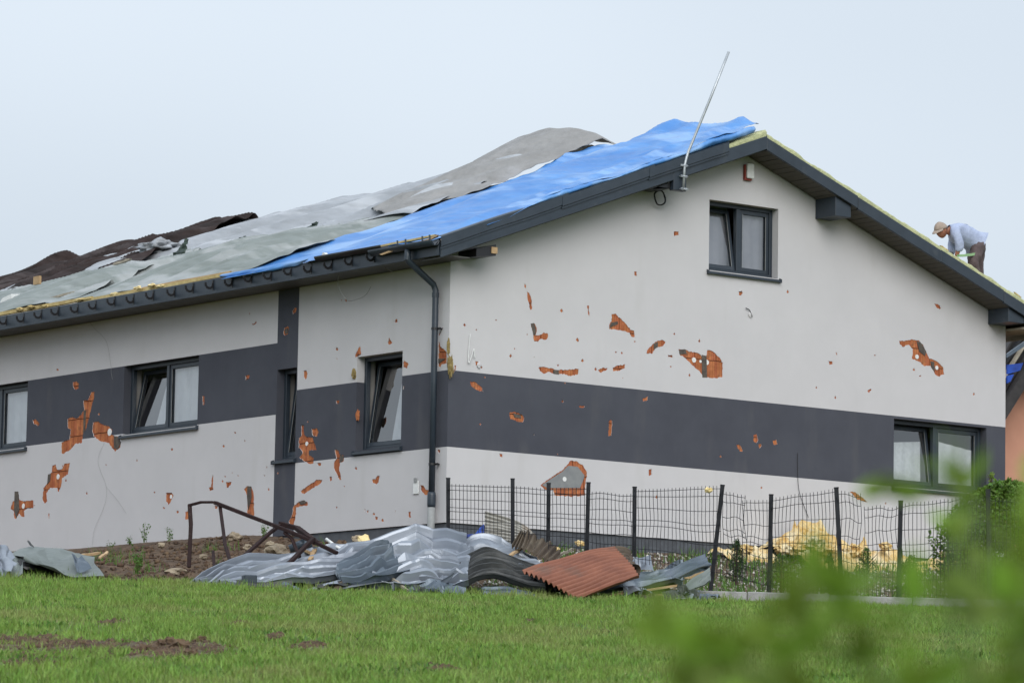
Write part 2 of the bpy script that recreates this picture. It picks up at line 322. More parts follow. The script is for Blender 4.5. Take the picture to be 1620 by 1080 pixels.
Z2 = lambda x, y: (x/3.856+380, y/3.856+320); Z3 = lambda x, y: (x/2.841, y/2.841+560); Z4 = lambda x, y: (x/2.841+380, y/2.841+560)
Z6 = lambda x, y: (x/2.7+740, y/2.7+400); Z8 = lambda x, y: (x/3.447+1050, y/3.447+480); Z9 = lambda x, y: (x/3.115+1100, y/3.115+740)
ZC = lambda x, y: (x/8.307+640, y/8.307+490); ZB = lambda x, y: (x/3.+680, y/3.+160); ZD = lambda x, y: (x/4.91+420, y/4.91+540)
gable_holes = [(Z6, q) for q in [
 [(243,130),(250,140),(248,152),(241,145)], [(252,165),(262,170),(272,195),(275,240),(268,245),(262,215),(254,190)],
 [(268,300),(285,300),(295,320),(292,350),(305,352),(325,340),(342,345),(343,362),(330,372),(312,368),(300,380),(285,378),(280,362),(275,330)],
 [(510,225),(518,225),(519,270),(514,262)], [(615,260),(632,260),(660,288),(678,305),(695,328),(710,332),(714,358),(700,358),(690,340),(655,330),(604,326),(605,305),(615,290)],
 [(711,80),(722,82),(723,97),(712,95)], [(762,430),(770,412),(800,380),(830,370),(845,380),(835,398),(805,402),(790,428)], [(855,434),(875,436),(876,445),(858,444)],
 [(900,412),(925,410),(945,420),(985,428),(1000,440),(1018,440),(1024,415),(1045,418),(1075,445),(1090,470),(1088,530),(1060,534),(1010,530),(990,505),(960,480),(930,450),(905,435)],
 [(302,490),(320,485),(355,492),(380,500),(430,498),(473,494),(472,518),(440,526),(400,515),(370,518),(350,508),(325,515),(308,505)],
 [(555,500),(575,490),(598,492),(590,503),(565,510)], [(620,490),(635,482),(672,476),(672,490),(650,503),(622,505)],
 [(10,548),(30,550),(62,575),(66,592),(45,588),(15,568)], [(178,682),(200,676),(232,690),(240,705),(236,724),(215,720),(182,708)], [(475,653),(500,653),(499,660),(478,660)],
 [(745,620),(770,612),(768,628),(748,634)], [(1148,820),(1168,825),(1175,848),(1162,848)], [(1157,165),(1170,162),(1175,172),(1168,182),(1158,180)], [(136,855),(148,858),(148,872),(138,868)],
 [(773,925),(786,922),(786,945),(775,953)], [(310,992),(345,965),(400,930),(425,905),(440,886),(462,888),(490,905),(508,930),(510,955),(505,975),(500,1035),(440,1040),(370,1035),(365,1010),(330,1008)],
 [(33,462),(45,465),(64,488),(60,492),(35,478)], [(605,714),(617,714),(613,780),(600,782)]]]
gable_holes += [(Z8, q) for q in [[(898,312),(920,315),(922,330),(905,333)], [(1110,478),(1130,465),(1135,470),(1120,487)],
 [(1285,202),(1310,205),(1355,195),(1390,200),(1415,225),(1430,262),(1450,300),(1470,305),(1495,318),(1525,350),(1530,385),(1500,398),(1480,385),(1455,340),(1420,340),(1395,318),(1355,300),(1358,250),(1335,225),(1305,238),(1288,222)],
 [(490,715),(508,712),(515,745),(505,760),(490,750)], [(395,768),(415,770),(432,800),(425,808),(410,795)], [(518,765),(530,762),(535,775),(522,790)], [(595,745),(615,742),(622,765),(600,770)],
 [(1475,0),(1495,3),(1515,25),(1505,33),(1485,18)], [(938,262),(948,275),(944,285)], [(1392,395),(1405,392),(1402,400)]]]
gable_holes += [(Z9, [(762,115),(785,118),(815,138),(850,168),(835,165),(800,155)]), (ZB, [(1158,620),(1180,618),(1182,635),(1160,640)]), (ZC, [(655,730),(680,735),(668,800),(650,820)])]
side_holes = [(Z3, q) for q in [
 [(328,125),(345,122),(355,135),(352,155),(335,160),(328,148)],
 [(410,170),(425,168),(422,200),(412,230),(400,290),(385,340),(372,362),(368,400),(340,402),(315,430),(285,447),(275,445),(275,398),(290,390),(310,385),(318,340),(305,330),(303,290),(325,282),(345,290),(365,270),(378,250),(374,208),(395,205)],
 [(418,305),(440,302),(460,315),(490,325),(505,340),(500,362),(530,370),(545,395),(540,420),(515,438),(505,425),(490,400),(450,390),(420,370),(414,340)],
 [(235,500),(250,495),(258,520),(280,515),(290,490),(315,490),(305,540),(280,555),(275,590),(262,625),(255,600),(225,600),(208,625),(212,660),(200,672),(190,650),(195,600),(212,580),(218,540),(232,530)],
 [(68,615),(82,617),(88,655),(110,660),(150,655),(150,690),(120,695),(108,705),(110,730),(95,728),(85,715),(72,740),(62,735),(60,705),(47,695),(55,665),(68,655)],
 [(745,625),(770,620),(780,635),(770,655),(758,680),(746,660)], [(832,708),(850,703),(856,715),(855,742),(832,742)], [(950,560),(957,540),(958,610),(940,612),(938,600),(948,595)],
 [(1015,575),(1040,573),(1035,588),(1018,606)], [(1095,608),(1110,592),(1128,592),(1140,625),(1142,725),(1120,725),(1110,715),(1112,640)],
 [(1105,95),(1122,92),(1118,112),(1102,116)], [(908,188),(918,188),(918,225),(912,230)], [(145,295),(160,292),(178,315),(170,322),(150,310)],
 [(963,680),(980,680),(975,694),(964,694)], [(216,715),(222,715),(221,740),(217,738)], [(690,615),(698,616),(697,625),(691,624)], [(1040,530),(1046,531),(1043,538)], [(1066,540),(1073,545),(1070,553)], [(472,492),(480,495),(476,503)]]]
side_holes += [(Z4, q) for q in [
 [(884,428),(899,432),(893,448)], [(285,75),(298,75),(300,105),(293,115),(285,98)], [(430,208),(445,208),(445,222),(432,220)],
 [(275,320),(285,320),(288,360),(298,370),(325,375),(333,400),(343,430),(310,432),(308,450),(330,465),(330,490),(312,495),(285,480),(264,462),(280,445),(275,430),(262,420),(264,375),(275,365)],
 [(320,335),(345,332),(352,350),(345,370),(325,365)], [(425,430),(440,432),(445,450),(465,455),(465,480),(448,490),(445,515),(455,565),(445,565),(432,535),(420,510),(420,490),(432,470)],
 [(272,615),(305,590),(345,563),(368,565),(362,580),(320,605),(290,627),(275,625)], [(255,668),(285,655),(303,665),(303,680),(270,682),(250,690),(252,715),(240,765),(222,768),(218,752),(232,720),(238,685)],
 [(592,560),(605,562),(618,545),(628,545),(622,575),(612,585),(595,578)], [(400,548),(410,548),(412,565),(402,570)], [(808,585),(822,590),(835,608),(848,610),(848,630),(828,632),(812,610)],
 [(755,710),(765,705),(768,735),(758,735)], [(605,728),(618,730),(617,742),(607,742)], [(345,490),(365,488),(363,500),(348,499)], [(731,40),(740,28),(757,45),(750,62),(732,60)],
 [(558,695),(563,698),(561,725)], [(568,705),(577,702),(573,718)], [(694,700),(700,703),(698,718)], [(118,500),(122,508),(117,515)], [(732,142),(738,142),(736,158),(731,158)]]]
side_holes += [(Z2, q) for q in [[(700,930),(718,895),(733,870),(737,925),(720,940),(703,948)], [(900,850),(910,822),(918,845),(928,858),(912,866),(900,862)], [(945,715),(958,712),(960,730),(943,735)],
 [(318,660),(335,640),(345,645),(338,670),(322,682)], [(262,790),(270,765),(290,755),(297,765),(290,805),(268,812)], [(68,735),(80,740),(98,722),(100,735),(85,748),(72,745)], [(388,1035),(402,1020),(410,1045),(400,1078),(390,1060)],
 [(52,675),(60,676),(58,690)], [(611,592),(620,594),(616,612)], [(1245,685),(1250,700),(1255,710)], [(637,590),(652,592),(648,608),(640,606)]]]
side_holes += [(ZC, [(445,390),(458,430),(470,480),(505,510),(530,530),(555,560),(552,640),(555,700),(490,715),(470,765),(445,740)]), (ZC, [(490,240),(505,232),(500,248),(470,310),(455,345),(448,330)])]
rs = random.Random(11)
for k in range(46):      # tiny pocks from hail and splinters
    x, y, q = rs.uniform(735, 1575), rs.uniform(430, 830), rs.uniform(1.1, 2.6)
    if k % 3 == 0: x, y = rs.uniform(740, 1130), rs.uniform(520, 620)
    if 1105 < x < 1245 and y < 455: continue
    if x > 1400 and 645 < y < 790: continue
    if y < 260+abs(x-1195)*.42+60: continue
    gable_holes.append((lambda a, b: (a, b), [(x-q, y), (x, y-q*rs.uniform(.8, 1.8)), (x+q*.8, y+q*.2), (x, y+q)]))
for k in range(50):
    x, q = rs.uniform(5, 672), rs.uniform(1.1, 2.6); y = rs.uniform(560-(x-250)*.12, 830)
    if any(a-12 < x < b+8 and c-8 < y < d+12 for a, b, c, d in ((-5, 50, 590, 715), (190, 318, 555, 690), (428, 476, 575, 730), (555, 640, 550, 715))): continue
    side_holes.append((lambda a, b: (a, b), [(x-q, y), (x, y-q*rs.uniform(.8, 1.8)), (x+q*.8, y+q*.2), (x, y+q)]))
gable_win = [(G(1122.5,315.6)[0], G(1230.4,440.7)[0], (G(1122.5,427)[2]+G(1230,440.7)[2])/2, (G(1122.5,315.6)[2]+G(1230.4,330.4)[2])/2),
             (G(1414.3,659)[0], 9.72, .992, 1.955)]
side_win = [(5.98, 7.97, 1.672, 2.683), (10.71, 12.7, 1.672, 2.683), (3.505, 3.985, 1.055, 2.31), (1.03, 2.07, 1.06, 2.33)]
def side_color(a, z):
    if 3.49 < a < 4.0: return 1
    if a <= 3.49: return 1 if .987 < z < 1.993 else 0
    return 1 if 1.689 < z < 2.685 else 0
def gable_color(a, z): return 1 if .987 < z < 1.993 else 0
HB = .010
def plaster(name, wall, outline, wins, holes, cons, colorf, label):
    """outer coat with real holes; rims go back to the masonry, window reveals to the frame"""
    toW = (lambda a, w, z: (a, w, z)) if wall == 'g' else (lambda a, w, z: (w, a, z))
    pts = []; edges = []
    def ring(p, closed=True):
        k = len(pts); pts.extend([Vector((float(q[0]), float(q[1]))) for q in p]); n = len(p)
        edges.extend([(k+i, k+(i+1) % n) for i in range(n if closed else n-1)])
    ring(outline)
    wr = [[(a0, z0), (a1, z0), (a1, z1), (a0, z1)] for a0, a1, z0, z1 in wins]
    for q in wr: ring(q)
    hr = []
    for i, (zf, q) in enumerate(holes):
        pl = [(G(*zf(*t))[[0, 2]] if wall == 'g' else S(*zf(*t))[[1, 2]]) for t in q]
        pl = [(float(t[0]), float(t[1])) for t in pl]
        hr.append(ragged(pl, .0075, .022, i)); ring(hr[-1])
    for a, b in cons: ring([a, b], False)
    V, Ed, F, _, _, _ = delaunay_2d_cdt(pts, edges, [], 0, 1e-5)
    keep = []; kinds = []
    bb = [(min(t[0] for t in q), max(t[0] for t in q), min(t[1] for t in q), max(t[1] for t in q)) for q in hr]
    def where(x, y):
        if not inpoly(x, y, outline): return -1
        for q in wr:
            if inpoly(x, y, q): return 2
        for q, b in zip(hr, bb):
            if b[0] <= x <= b[1] and b[2] <= y <= b[3] and inpoly(x, y, q): return 1
        return 0
    ew = {}
    for f in F:
        cx = sum(V[i].x for i in f)/3; cy = sum(V[i].y for i in f)/3; k = where(cx, cy)
        kinds.append((k, colorf(cx, cy)))
        for i in range(3): ew.setdefault(tuple(sorted((f[i], f[(i+1) % 3]))), []).append(len(kinds)-1)
    vs = [toW(v.x, 0, v.y) for v in V]; fs = []; mi = []
    for f, (k, c) in zip(F, kinds):
        if k == 0: fs.append(tuple(f)); mi.append(c)
    for (i, j), fl in ew.items():
        ks = [kinds[q] for q in fl]
        if len(ks) == 2 and (ks[0][0] == 0) != (ks[1][0] == 0) and min(ks[0][0], ks[1][0]) >= 0:
            a = ks[0] if ks[0][0] == 0 else ks[1]; b = ks[1] if a is ks[0] else ks[0]
            dpt = .15 if b[0] == 2 else HB+.006
            k = len(vs); vs += [toW(V[i].x, dpt, V[i].y), toW(V[j].x, dpt, V[j].y)]; fs.append((i, j, k+1, k)); mi.append(a[1] if b[0] == 2 else (2 if dpt < .1 else a[1]))
    o = obj(name, vs, fs, [RENDER_L, RENDER_D, RENDER_L], house, mi=mi, label=label)
    # masonry behind
    pts = []; edges = []; ring(outline)
    for q in wr: ring(q)
    V2, _, F2, _, _, _ = delaunay_2d_cdt(pts, edges, [], 0, 1e-5)
    vs = [toW(v.x, HB+.012, v.y) for v in V2]; n2 = len(vs); vs += [toW(v.x, .3, v.y) for v in V2]; fs = []; mi = []
    for f in F2:
        cx = sum(V2[i].x for i in f)/3; cy = sum(V2[i].y for i in f)/3
        if inpoly(cx, cy, outline) and not any(inpoly(cx, cy, q) for q in wr): fs += [tuple(f), tuple(i+n2 for i in f)]; mi += [0, 1]
    for a0, a1, z0, z1 in wins:
        k = len(vs); c = [(a0, z0), (a1, z0), (a1, z1), (a0, z1)]
        vs += [toW(a, .151, z) for a, z in c]+[toW(a, .3, z) for a, z in c]; fs += [(k+i, k+(i+1) % 4, k+4+(i+1) % 4, k+4+i) for i in range(4)]; mi += [1]*4
    obj('masonry_wall', vs, fs, [CORE, ROOM], house, mi=mi)
    # clay blocks where the coat is gone (shared mesh)
    me = bpy.data.meshes.new('clay_block'); bw, bh = .372, .238; m_ = MB(); nr = 9
    for i in range(nr):
        a0 = i*bw/nr; a1 = a0+bw/nr-.004
        m_.box(*( ((a0, HB-.004, 0), (a1, HB+.02, bh)) if wall == 'g' else ((HB-.004, a0, 0), (HB+.02, a1, bh)) ))
    me.from_pydata(m_.v, [], m_.f); me.materials.append(CLAY); seen = set()
    for b in bb:
        r0 = int(math.floor(b[2]/.25)); r1 = int(math.floor(b[3]/.25))
        for r in range(r0, r1+1):
            off = .19*(r % 2); c0 = int(math.floor((b[0]-off)/.382)); c1 = int(math.floor((b[1]-off)/.382))
            for c in range(c0, c1+1):
                if (r, c) in seen: continue
                seen.add((r, c)); a = off+c*.382; me2 = me; z = r*.25; rects = list(wins)+[(-9, .02, -9, 9)]
                if any(a < q[1] and a+bw > q[0] and z < q[3] and z+bh > q[2] for q in rects):      # cut to the opening or the corner
                    m2_ = MB(); ok = 0
                    for ii in range(nr):
                        for kk in range(6):
                            u0, u1, v0_, v1_ = ii*bw/nr, (ii+1)*bw/nr-.004, kk*bh/6, (kk+1)*bh/6
                            if any(a+u0 < q[1] and a+u1 > q[0] and z+v0_ < q[3] and z+v1_ > q[2] for q in rects): continue
                            ok += 1; m2_.box(*(((u0, HB-.004, v0_), (u1, HB+.02, v1_)) if wall == 'g' else ((HB-.004, u0, v0_), (HB+.02, u1, v1_))))
                    if not ok: continue
                    me2 = bpy.data.meshes.new('clay_block'); me2.from_pydata(m2_.v, [], m2_.f); me2.materials.append(CLAY)
                o2 = bpy.data.objects.new('clay_block', me2); sc.collection.objects.link(o2); o2.parent = house
                a = off+c*.382
                o2.location = (a, random.uniform(-.0015, .002), r*.25) if wall == 'g' else (random.uniform(-.0015, .002), a, r*.25)
    return hr
gout = [(.0, -.0), (WX, -.0), (WX, zu(WX)), (WX/2, zu(WX/2)), (0, zu(0))]
plaster('wall', 'g', gout, gable_win, gable_holes, [((0, .987), (WX, .987)), ((0, 1.993), (WX, 1.993))], gable_color, 'gable wall in pale render with one dark grey band, pitted by debris')
sout = [(0.0, 0), (WY, 0), (WY, 3.415), (0.0, 3.415)]
plaster('wall', 's', sout, side_win, side_holes, [((0, .987), (3.49, .987)), ((0, 1.993), (3.49, 1.993)), ((3.49, 0), (3.49, 3.415)), ((4.0, 0), (4.0, 3.415)), ((4.0, 1.689), (WY, 1.689)), ((4.0, 2.685), (WY, 2.685))], side_color, 'long side wall with stepped dark bands and large torn patches')
# far walls, floor
m = MB(); m.box((WX-.3, .3, 0), (WX-.001, WY, 3.4)); m.build('wall', [RENDER_L], house)
m = MB(); m.box((.3, WY-.3, 0), (WX-.3, WY-.001, 3.4)); m.build('wall', [RENDER_L], house)
m = MB(); m.box((.3, .3, -.1), (WX-.3, WY-.3, -.002)); m.build('floor_slab', ROOM, house)
m = MB(); m.box((.31, 3.0, 0), (WX-.3, 3.1, 3.3)); m.box((2.6, .31, 0), (2.7, 3, 3.2)); m.box((4.4, 3.1, 0), (4.5, 20, 3.3)); m.build('partition_wall', ROOM, house)
# plinth, set back under the coat; its slightly uneven lower render edge
m = MB(); m.box((.025, .026, -.9), (WX-.02, .3, -.003)); m.box((.025, .301, -.9), (.3, WY, -.003)); m.build('plinth', PLINTH, house)

# adhesive strips, anchors and plates in the open patches
def on_wall_poly(name, wall, zf, q, m, w0, w1):
    P2 = [(G(*zf(*t))[[0, 2]] if wall == 'g' else S(*zf(*t))[[1, 2]]) for t in q]; n = len(P2)
    tw = (lambda a, w_, z: (a, w_, z)) if wall == 'g' else (lambda a, w_, z: (w_, a, z))
    vs = [tw(a, w0, z) for a, z in P2]+[tw(a, w1, z) for a, z in P2]
    return obj(name, vs, [tuple(range(n)), tuple(range(n, 2*n))[::-1]]+[(i, (i+1) % n, n+(i+1) % n, n+i) for i in range(n)], m, house)
for wl, zf, q in [('g', Z6, [(1000,435),(1020,440),(1022,532),(1002,532)]), ('g', Z6, [(365,500),(388,500),(390,520),(366,516)]), ('g', Z6, [(795,388),(812,380),(812,402),(795,412)]), ('g', Z6, [(612,298),(640,292),(642,304),(606,318)]),
    ('g', Z6, [(193,684),(225,692),(228,706),(200,702)]), ('g', Z6, [(270,302),(283,300),(292,330),(288,350),(280,350)]), ('g', Z8, [(1380,205),(1400,210),(1432,262),(1425,285),(1395,262)]), ('g', Z8, [(1455,315),(1475,318),(1478,372),(1462,350)]),
    ('g', Z6, [(902,414),(930,412),(936,430),(906,434)]), ('s', Z3, [(376,255),(386,250),(382,340),(374,360)]), ('s', Z3, [(512,368),(530,372),(544,398),(528,428),(512,420)]), ('s', Z3, [(216,540),(228,538),(224,570),(212,585)]),
    ('s', Z3, [(66,616),(83,617),(86,700),(72,735),(63,700)]), ('s', Z3, [(1112,594),(1128,594),(1130,640),(1116,700),(1110,640)]), ('s', Z4, [(448,452),(464,458),(462,478),(446,488)]), ('s', Z4, [(262,662),(290,656),(300,668),(272,676)]),
    ('s', ZC, [(445,640),(540,640),(470,690),(446,700)]), ('s', Z2, [(272,775),(292,765),(288,800),(274,802)])]:
    on_wall_poly('adhesive_strip', wl, zf, q, ADH, HB-.012, HB+.01)
on_wall_poly('levelling_plate', 'g', Z6, [(318,990),(350,968),(404,934),(430,908),(470,912),(500,950),(492,975),(480,1003),(340,1003)], ADHL, .003, .010)
on_wall_poly('adhesive_strip', 'g', Z6, [(395,1003),(470,1003),(472,1030),(440,1038),(400,1034)], ADH, .02, .035)
def disc(wall, zf, x, y, rad, w0=.001):
    c = G(*zf(x, y)) if wall == 'g' else S(*zf(x, y)); n = 12; vs = []
    for w_ in (w0, w0+.02):
        for i in range(n):
            a = 2*math.pi*i/n; da, dz = rad*math.cos(a), rad*math.sin(a)
            vs.append((c[0]+da, w_, c[2]+dz) if wall == 'g' else (w_, c[1]+da, c[2]+dz))
    obj('anchor_disc', vs, [tuple(range(n)), tuple(range(n, 2*n))[::-1]]+[(i, (i+1) % n, n+(i+1) % n, n+i) for i in range(n)], WHITEP, house)
for a in [('g', Z6, 967, 457, .036), ('g', Z6, 1022, 467, .036), ('g', Z6, 995, 463, .02), ('g', Z8, 1382, 290, .033), ('g', Z8, 1490, 350, .03), ('g', Z6, 414, 965, .032, .0), ('g', Z6, 278, 320, .018),
          ('s', Z3, 492, 350, .055), ('s', Z3, 260, 550, .04), ('s', Z3, 104, 682, .04), ('s', Z3, 768, 640, .03), ('s', Z4, 298, 402, .03)]: disc(*a)

# ------------------------------------------------------------------ windows
def window(wall, a0, a1, z0, z1, panes, name_label=None, boards_reflections=()):
    tw = (lambda a, w_, z: (a, w_, z)) if wall == 'g' else (lambda a, w_, z: (w_, a, z))
    W0, W1 = .12, .19
    def bx(m, a, b, c, d, w0, w1, tilt=0, zb=None, h=None):
        # box a..b along wall, c..d up; tilt leans the top inwards
        sh = (lambda z: tilt*(z-zb)/h) if tilt else (lambda z: 0)
        m.hexa([tw(a, w0+sh(c), c), tw(b, w0+sh(c), c), tw(b, w1+sh(c), c), tw(a, w1+sh(c), c), tw(a, w0+sh(d), d), tw(b, w0+sh(d), d), tw(b, w1+sh(d), d), tw(a, w1+sh(d), d)])
    T = .055; m = MB()
    bx(m, a0+.002, a0+T, z0+.002, z1-.002, W0, W1); bx(m, a1-T, a1-.002, z0+.002, z1-.002, W0, W1)
    bx(m, a0+T, a1-T, z1-T, z1-.002, W0, W1); bx(m, a0+T, a1-T, z0+.002, z0+T, W0, W1)
    n = len(panes); wd = (a1-a0-2*T)/n
    for i in range(1, n): bx(m, a0+T+i*wd-.032, a0+T+i*wd+.032, z0+T, z1-T, W0, W1)
    f = bevel(m.build('window', ANTH, house, label=name_label), .004)
    for i, tilt in enumerate(panes):
        p0 = a0+T+i*wd+(.032 if i else 0)+.003; p1 = a0+T+(i+1)*wd-(.032 if i < n-1 else 0)-.003; b0 = z0+T+.003; b1 = z1-T-.003; h = b1-b0
        w0 = W0+.018; K = .058; s = MB()
        bx(s, p0, p0+K, b0, b1, w0, w0+.055, tilt, b0, h); bx(s, p1-K, p1, b0, b1, w0, w0+.055, tilt, b0, h)
        bx(s, p0+K, p1-K, b1-K, b1, w0, w0+.055, tilt, b0, h); bx(s, p0+K, p1-K, b0, b0+K, w0, w0+.055, tilt, b0, h)
        bevel(s.build('sash', ANTH, f), .004)
        g = MB(); bx(g, p0+K-.005, p1-K+.005, b0+K-.005, b1-K+.005, w0+.024, w0+.03, tilt, b0, h)
        obj('pane', g.v[:2]+[g.v[5], g.v[4]], [(0, 1, 2, 3)], GLASS, f)
        e = .006          # pale sealing strips beside the glass
        for q in ((p0+K-e, p0+K, b0+K, b1-K), (p1-K, p1-K+e, b0+K, b1-K)): s2 = MB(); bx(s2, *q, w0-.001, w0+.02, tilt, b0, h); s2.build('glazing_strip', PVC, f)
    for cm, q, w_ in boards_reflections:      # boards, and sheets added to imitate sky reflections: outline in 0..1 of the opening
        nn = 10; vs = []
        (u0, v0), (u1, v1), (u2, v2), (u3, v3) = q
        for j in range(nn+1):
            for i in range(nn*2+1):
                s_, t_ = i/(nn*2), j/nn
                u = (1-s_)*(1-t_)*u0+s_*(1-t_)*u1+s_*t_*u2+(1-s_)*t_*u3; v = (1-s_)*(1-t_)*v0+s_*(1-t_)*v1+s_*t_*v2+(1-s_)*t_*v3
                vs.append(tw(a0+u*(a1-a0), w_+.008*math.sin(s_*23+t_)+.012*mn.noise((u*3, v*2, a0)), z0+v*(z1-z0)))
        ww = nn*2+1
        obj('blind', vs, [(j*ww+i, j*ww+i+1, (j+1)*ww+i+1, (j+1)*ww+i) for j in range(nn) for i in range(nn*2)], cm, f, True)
    sl_ = MB(); o_ = -.045
    vs = [tw(a0-.035, o_, z0-.02), tw(a1+.035, o_, z0-.02), tw(a1+.035, W0, z0+.012), tw(a0-.035, W0, z0+.012)]
    lo = [tw(a0-.035, o_, z0-.055), tw(a1+.035, o_, z0-.055), tw(a1+.035, W0, z0-.004), tw(a0-.035, W0, z0-.004)]
    # keep the part inside the reveal within the opening
    s_ = MB(); s_.hexa([tw(a0-.035, o_, z0-.055), tw(a1+.035, o_, z0-.055), tw(a1+.035, -.002, z0-.05), tw(a0-.035, -.002, z0-.05), tw(a0-.035, o_, z0-.022), tw(a1+.035, o_, z0-.022), tw(a1+.035, -.002, z0-.012), tw(a0-.035, -.002, z0-.012)])
    s_.hexa([tw(a0+.003, -.002, z0+.001), tw(a1-.003, -.002, z0+.001), tw(a1-.003, W0, z0+.002), tw(a0+.003, W0, z0+.002), tw(a0+.003, -.002, z0+.004), tw(a1-.003, -.002, z0+.004), tw(a1-.003, W0, z0+.018), tw(a0+.003, W0, z0+.018)])
    for a in (a0-.038, a1+.026): s_.hexa([tw(a, o_-.004, z0-.06), tw(a+.012, o_-.004, z0-.06), tw(a+.012, -.002, z0-.06), tw(a, -.002, z0-.06), tw(a, o_-.004, z0-.012), tw(a+.012, o_-.004, z0-.012), tw(a+.012, -.002, z0+.006), tw(a, -.002, z0+.006)])
    s_.build('sill', ANTH, f)
    return f
w1, w2 = gable_win
window('g', *w1, (.15, 0), 'small attic window in the gable with its left sash tilted open', boards_reflections=[(REFL_G, ((.02, .0), (.49, .0), (.49, 1), (.02, 1)), .355), (REFL_G, ((.50, .0), (.98, .0), (.98, 1), (.50, 1)), .22)])
window('g', *w2, (.12, 0), 'wide low gable window with white boards behind the glass', boards_reflections=[(WHITEP, ((.02, .05), (.45, .05), (.45, .74), (.10, .68)), .335), (WHITEP, ((.53, .05), (.96, .05), (.96, .66), (.53, .76)), .205)])
window('s', *side_win[0], (0, .17), 'two light side window with the left sash tilted open', boards_reflections=[(REFL_W, ((.03, .04), (.47, .04), (.47, 1), (.03, 1)), .21), (REFL_W, ((.52, .04), (.84, .04), (.64, .84), (.50, .88)), .335)])
window('s', *side_win[1], (0, .0), 'side window cut off by the left edge of the photo', boards_reflections=[(REFL_W, ((.03, .04), (.47, .04), (.47, 1), (.03, 1)), .21), (REFL_W, ((.52, .04), (.95, .04), (.95, 1), (.52, 1)), .21)])
window('s', *side_win[2], (.14,), 'narrow dark window in the vertical grey stripe')
window('s', *side_win[3], (.17,), 'upright window beside the downpipe with torn white sheet inside', boards_reflections=[(REFL_W, ((.10, .04), (.66, .04), (.40, .88), (.10, .94)), .34)])

# ------------------------------------------------------------------ roof
EX, RY = -.5, -.45       # eave and verge overhangs
RB = WY+.4
def slab(name, x0, x1, y0, y1, f0, f1, m, **k):
    mm = MB(); mm.hexa([(x0, y0, f0(x0)), (x1, y0, f0(x1)), (x1, y1, f0(x1)), (x0, y1, f0(x0)), (x0, y0, f1(x0)), (x1, y0, f1(x1)), (x1, y1, f1(x1)), (x0, y1, f1(x0))]); return mm.build(name, m, house, **k)
slab('roof_deck', EX+.03, WX/2, RY+.06, RB, lambda x: zu(x)+.03, lambda x: top(x)-.012, WOODG)
slab('roof_deck', WX/2, WX-EX-.03, RY+.06, RB, lambda x: zu(x)+.03, lambda x: top(x)-.012, WOODG)
# eave soffit, fascia
m = MB(); m.box((EX+.02, RY+.03, 3.418), (-.002, RB, 3.432)); m.build('soffit', SOFF, house)
m = MB()
m.box((EX-.02, RY+.02, 3.405), (EX+.018, RB, 3.62)); bevel(m.build('fascia', ANTM, house, label='dark eaves board along the side wall'), .006)
# verge fascia left and right
def verge(x0, x1, b0, b1, y0, y1, m, name, **k):
    mm = MB(); mm.hexa([(x0, y0, zu(x0)+b0), (x1, y0, zu(x1)+b0), (x1, y1, zu(x1)+b0), (x0, y1, zu(x0)+b0), (x0, y0, zu(x0)+b1), (x1, y0, zu(x1)+b1), (x1, y1, zu(x1)+b1), (x0, y1, zu(x0)+b1)]); return mm.build(name, m, house, **k)
bevel(verge(EX, WX/2, .015, .20, RY-.03, RY+.01, ANTM, 'fascia', label='dark verge board on the left slope of the gable'), .005)
edges_ = [WX/2, 6.75, 8.35, 9.6, WX-EX]
for i in range(4):
    x0, x1 = edges_[i], edges_[i+1]; bevel(verge(x0+(.004 if i else 0), x1, .0-.012*(i % 2), .175-.012*(i % 2), RY-.03-.004*(i % 2), RY+.01, ANTM, 'fascia'), .005)
# ragged wool and batten showing along the verge
def woolstrip(x0, x1, base, h, y0, y1, m, seed, name='insulation_strip', amp=.012):
    n = max(8, int((x1-x0)/.05)); vs = []; r = random.Random(seed)
    for i in range(n+1):
        x = x0+(x1-x0)*i/n; a = amp*fbm(x*4, seed, 0, 3)+r.uniform(-amp, amp)*.4; hh = h*(1+.35*fbm(x*2.3, seed+3., 0, 3))
        yy = y0+r.uniform(-.008, .008)
        zt = zu(x)+base
        vs += [(x, yy, zt), (x, yy-.004, zt+hh*.6), (x, yy+.03, zt+hh+a), (x, y1, zt+hh+a*.5), (x, y1, zt)]
    fs = [(i*5+j, (i+1)*5+j, (i+1)*5+j+1, i*5+j+1) for i in range(n) for j in range(4)]
    return obj(name, vs, fs, m, house, True)
woolstrip(WX/2, WX-EX, .163, .075, RY-.02, RY+.3, WOOLG, 3)
woolstrip(4.25, WX/2, .20, .085, RY-.02, RY+.3, WOOLG, 5)
# overlapping verge flashings on the left slope
for x0, x1, k in ((EX-.03, 1.55, 0), (1.45, 3.02, 1), (2.93, 4.33, 2)):
    y = RY-.045-.006*k; vs = []
    prof = [(y, .13), (y, .155), (y-.012, .165), (y-.010, .292), (y+.02, .305), (y+.16, .30)]
    n = 10
    for i in range(n+1):
        x = x0+(x1-x0)*i/n; dz = .006*fbm(x*1.7, k*3., 0, 2)+.012*(i/n)*(k != 2)+(.018 if i == n else 0)*(k != 2)
        vs += [(x, yy, zu(x)+h_+dz+.01*k*0) for yy, h_ in prof]
    q = len(prof); fs = [(i*q+j, (i+1)*q+j, (i+1)*q+j+1, i*q+j+1) for i in range(n) for j in range(q-1)]
    solid(obj('verge_flashing', vs, fs, ANTM, house), .006)
